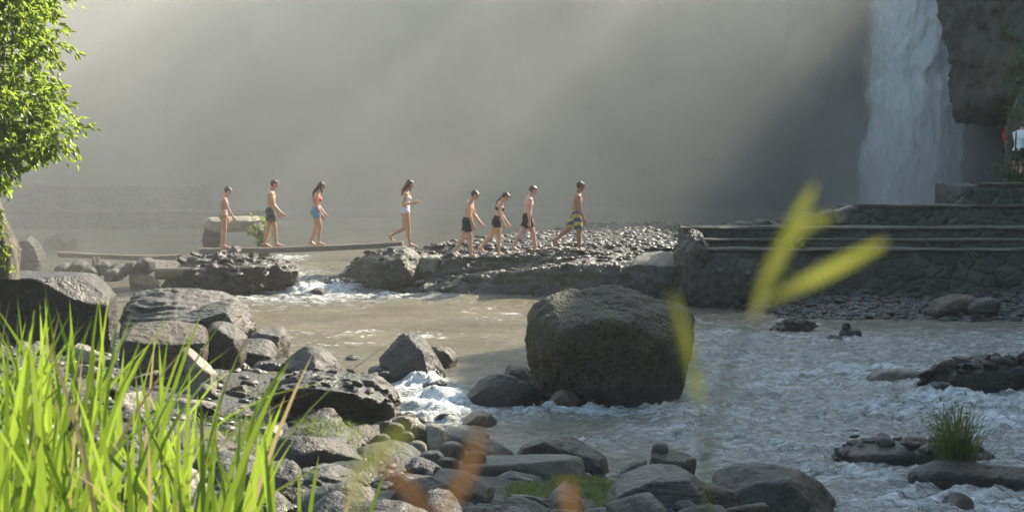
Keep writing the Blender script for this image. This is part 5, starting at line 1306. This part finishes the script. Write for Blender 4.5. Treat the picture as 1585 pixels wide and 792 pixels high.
q0 = P(1226, 378, 43.9); C_, D_ = crown_points([(q0.x, q0.y, q0.z, .28, .15, .12)], 240, 44, .15); o = leaves('foliage', C_, D_, .09, M['leaf'], 45, pl_, droop=0); o.location = -pl_.location
pl_ = empty('slab_plant', P(398, 350, 50.4)); tag(pl_, 'pale green plant hanging off the right end of the tan slab', 'plant')
C_, D_ = crown_points([(*P(400, 352, 50.3), .16, .15, .22), (*P(404, 366, 50.3), .12, .12, .2)], 420, 46, .14); o = leaves('foliage', C_, D_, .09, M['leaf'], 47, pl_); o.location = -pl_.location

# --- reeds close to the camera, out of focus
def ribbon(pts, w, n=18):
    pts = [Vector(p_) for p_ in pts]; out = []
    for i in range(n + 1):
        t = i / n * (len(pts) - 1); k = min(int(t), len(pts) - 2); u = t - k
        p0, p1, p2, p3 = pts[max(k - 1, 0)], pts[k], pts[k + 1], pts[min(k + 2, len(pts) - 1)]
        out.append(0.5 * ((2 * p1) + (p2 - p0) * u + (2 * p0 - 5 * p1 + 4 * p2 - p3) * u * u + (3 * p1 - p0 - 3 * p2 + p3) * u ** 3))
    V = []
    for i, c_ in enumerate(out):
        t = i / n; tg = (out[min(i + 1, n)] - out[max(i - 1, 0)]).normalized(); sd = tg.cross(Vector((0, 1, .15))).normalized()
        ww = w * (math.sin(math.pi * min(max(t, .02), .98)) ** .55); V += [c_ - sd * ww / 2, c_ + Vector((0, .002, 0)), c_ + sd * ww / 2]
    Fc = []
    for i in range(n):
        for j in (0, 1): Fc.append([3 * i + j, 3 * i + j + 1, 3 * i + j + 4, 3 * i + j + 3])
    return np.array([tuple(v) for v in V]), np.array(Fc)
def reed(label, stem_px, leaf_list, Yr, mat):
    ro = empty('reed', P(*stem_px[0], Yr)); tag(ro, label, 'reed')
    pts = [P(x, y, Yr) for x, y in stem_px]; zg = gz(pts[0].x, Yr); pts = [Vector((pts[0].x, Yr, zg))] + pts
    o = tube('stem', pts, [.0009] * len(pts), M['reed'], ro, 6); o.location = -ro.location
    for lp, w in leaf_list:
        V, Fc = ribbon([P(x, y, Yr + dy) for x, y, dy in lp], w); o = mesh_obj('leaf', V, Fc, mat, ro); o.location = -ro.location; set_tone(o, np.full(len(V), .6))
reed('blurred yellow-green reed with two broad leaves in front of the terrace', [(1090, 830), (1100, 700), (1130, 560), (1165, 492)],
     [([(1165, 492, 0), (1195, 430, .02), (1225, 350, .03), (1262, 286, .03)], .0072), ([(1180, 470, 0), (1250, 435, 0), (1310, 405, -.02), (1372, 374, -.03)], .0066), ([(1165, 485, 0), (1200, 400, .0), (1245, 350, .0), (1290, 335, .0)], .006)], .9, M['reed'])
reed('blurred single yellow-green reed leaf crossing the right side of the huge boulder', [(1100, 860), (1095, 760), (1085, 630)],
     [([(1084, 630, 0), (1072, 570, 0), (1052, 500, .01), (1038, 452, .02)], .0056)], .88, M['reed'])
reed('blurred withered orange reed with a forked leaf at the bottom middle', [(665, 900), (668, 800)],
     [([(668, 805, 0), (620, 745, 0), (570, 700, 0)], .0042), ([(672, 805, 0), (715, 745, 0), (745, 660, 0)], .0045)], 0.75, M['reed_orange'])
reed('blurred greenish reed leaf rising at the left of the orange forked one', [(560, 900), (548, 800)],
     [([(548, 810, 0), (552, 740, 0), (600, 690, 0), (640, 655, 0)], .0048)], 0.72, M['reed'])
reed('blurred short orange reed leaf below the green grass patch', [(885, 900), (886, 810)],
     [([(886, 820, 0), (880, 770, 0), (872, 742, 0)], .0045)], 0.75, M['reed_orange'])

# --- flag on a pole by the person in white
fl = empty('flag_pole', P(1557, 290, 47.6)); tag(fl, 'thin pole with a small red flag beside the person in white', 'flag')
a, b = P(1557, 290, 47.6), P(1558, 195, 47.6); o = tube('pole', [a, b], [.016, .014], M['bark'], fl, 8); o.location = -fl.location
nu_, nv_ = 10, 14; V = []
for j in range(nv_):
    for i in range(nu_): t = i / 9; V.append((b.x - .01 - t * .09 * (1 - .3 * j / nv_), b.y + math.sin(t * 6 + j * .3) * .03, b.z - .02 - j / nv_ * .32 - t * .12))
s = N('red_flag'); sp_ = s.pbsdf((0.45, 0.02, 0.03), .8); o = mesh_obj('flag_cloth', V, grid_faces(nu_, nv_), s.done(sp_), fl); o.location = -fl.location
po = empty('dark_pole', P(1571, 290, 47.9)); tag(po, 'dark thin staff leaning in front of the person in white', 'pole')
o = tube('staff', [P(1569, 290, 47.9), P(1573, 204, 47.9)], [.02, .018], M['dark'], po, 8); o.location = -po.location

# --- trees on the gorge rim (out of the frame, they break the sunlight into shafts)
def tree_mesh(seed):
    rs = np.random.RandomState(seed); e = [(rs.normal(0, 1.6), rs.normal(0, 1.6), 6 + rs.normal(0, 1.2), rs.uniform(1.6, 2.6), rs.uniform(1.6, 2.6), rs.uniform(1.2, 2.0)) for _ in range(7)]
    return crown_points(e, 5200, seed, 1.3)
rim = None
protos = []
for k in range(3):
    t = empty('rim_tree'); C_, D_ = tree_mesh(60 + k); cr = leaves('crown', C_, D_, .55, M['jungle'], 61 + k, t)
    tk = tube('trunk', [(0, 0, -1), (.2, .1, 2.5), (0, .3, 5.5), (.3, 0, 7.5)], [.38, .3, .2, .08], M['bark'], t, 10, .05, k); protos.append((t, cr, tk))
k = 0
SPOT = [(-30, 86, 16, 1.1), (-21, 89, 16, 1.2), (-11, 91, 16.5, 1.0), (-3, 90, 16.5, 1.2), (7, 92, 16.5, 1.1), (14, 87, 17, .9), (26, 80, 17.5, .8), (30, 70, 18.5, .7), (33, 62, 21, .7), (35, 53, 26.5, .7), (38, 45, 28, .7), (38, 30, 30, .8), (34, 15, 31, .9), (-38, 60, 15, 1.1), (-37, 40, 15, 1.2), (30, 95, 18, 1.6), (40, 102, 20, 1.7), (-6, 98, 16.5, 1.0)]
for i, (x, y, z, s_) in enumerate(SPOT):
    t, cr, tk = protos[i % 3]
    if i >= 3:
        t = t.copy(); COL.objects.link(t); c1 = cr.copy(); COL.objects.link(c1); c1.parent = t; c2 = tk.copy(); COL.objects.link(c2); c2.parent = t
    t.location = (x, y, z - .5); t.scale = (s_, s_, s_); t.rotation_euler = (0, 0, i * 1.7)
    tag(t, 'jungle tree on the gorge rim above the mist', 'tree', 'trees on the gorge rim')

# unseen tall trees added behind the cliff to shade a band of mist
ta = empty('beam_blocker_tree'); rs = np.random.RandomState(90)
e = [(rs.normal(0, 1.1), rs.normal(0, 1.1), 20 + rs.normal(0, .9), rs.uniform(1.1, 1.7), rs.uniform(1.1, 1.7), rs.uniform(.8, 1.2)) for _ in range(7)]
C_, D_ = crown_points(e, 12000, 91, 1.2); cr = leaves('crown', C_, D_, .75, M['jungle'], 92, ta)
tk = tube('trunk', [(0, 0, -1), (.3, .1, 6), (0, .4, 13), (.2, 0, 19), (.3, 0, 21)], [.5, .4, .3, .2, .08], M['bark'], ta, 10, .05, 3)
for i, (x, y, z, s_) in enumerate([(13, 97, 16.5, .55), (18.5, 98, 16.5, .80), (24, 99, 17, 1.02), (30.5, 101, 17, 1.32)]):
    t = ta
    if i:
        t = ta.copy(); COL.objects.link(t); c1 = cr.copy(); COL.objects.link(c1); c1.parent = t; c2 = tk.copy(); COL.objects.link(c2); c2.parent = t
    t.location = (x, y, z); t.scale = (s_, s_, s_); t.rotation_euler = (0, 0, i * 2.1)
    tag(t, 'unseen tall tree added behind the cliff top to shade a band of mist', 'tree', 'added beam-blocking trees behind the cliff')
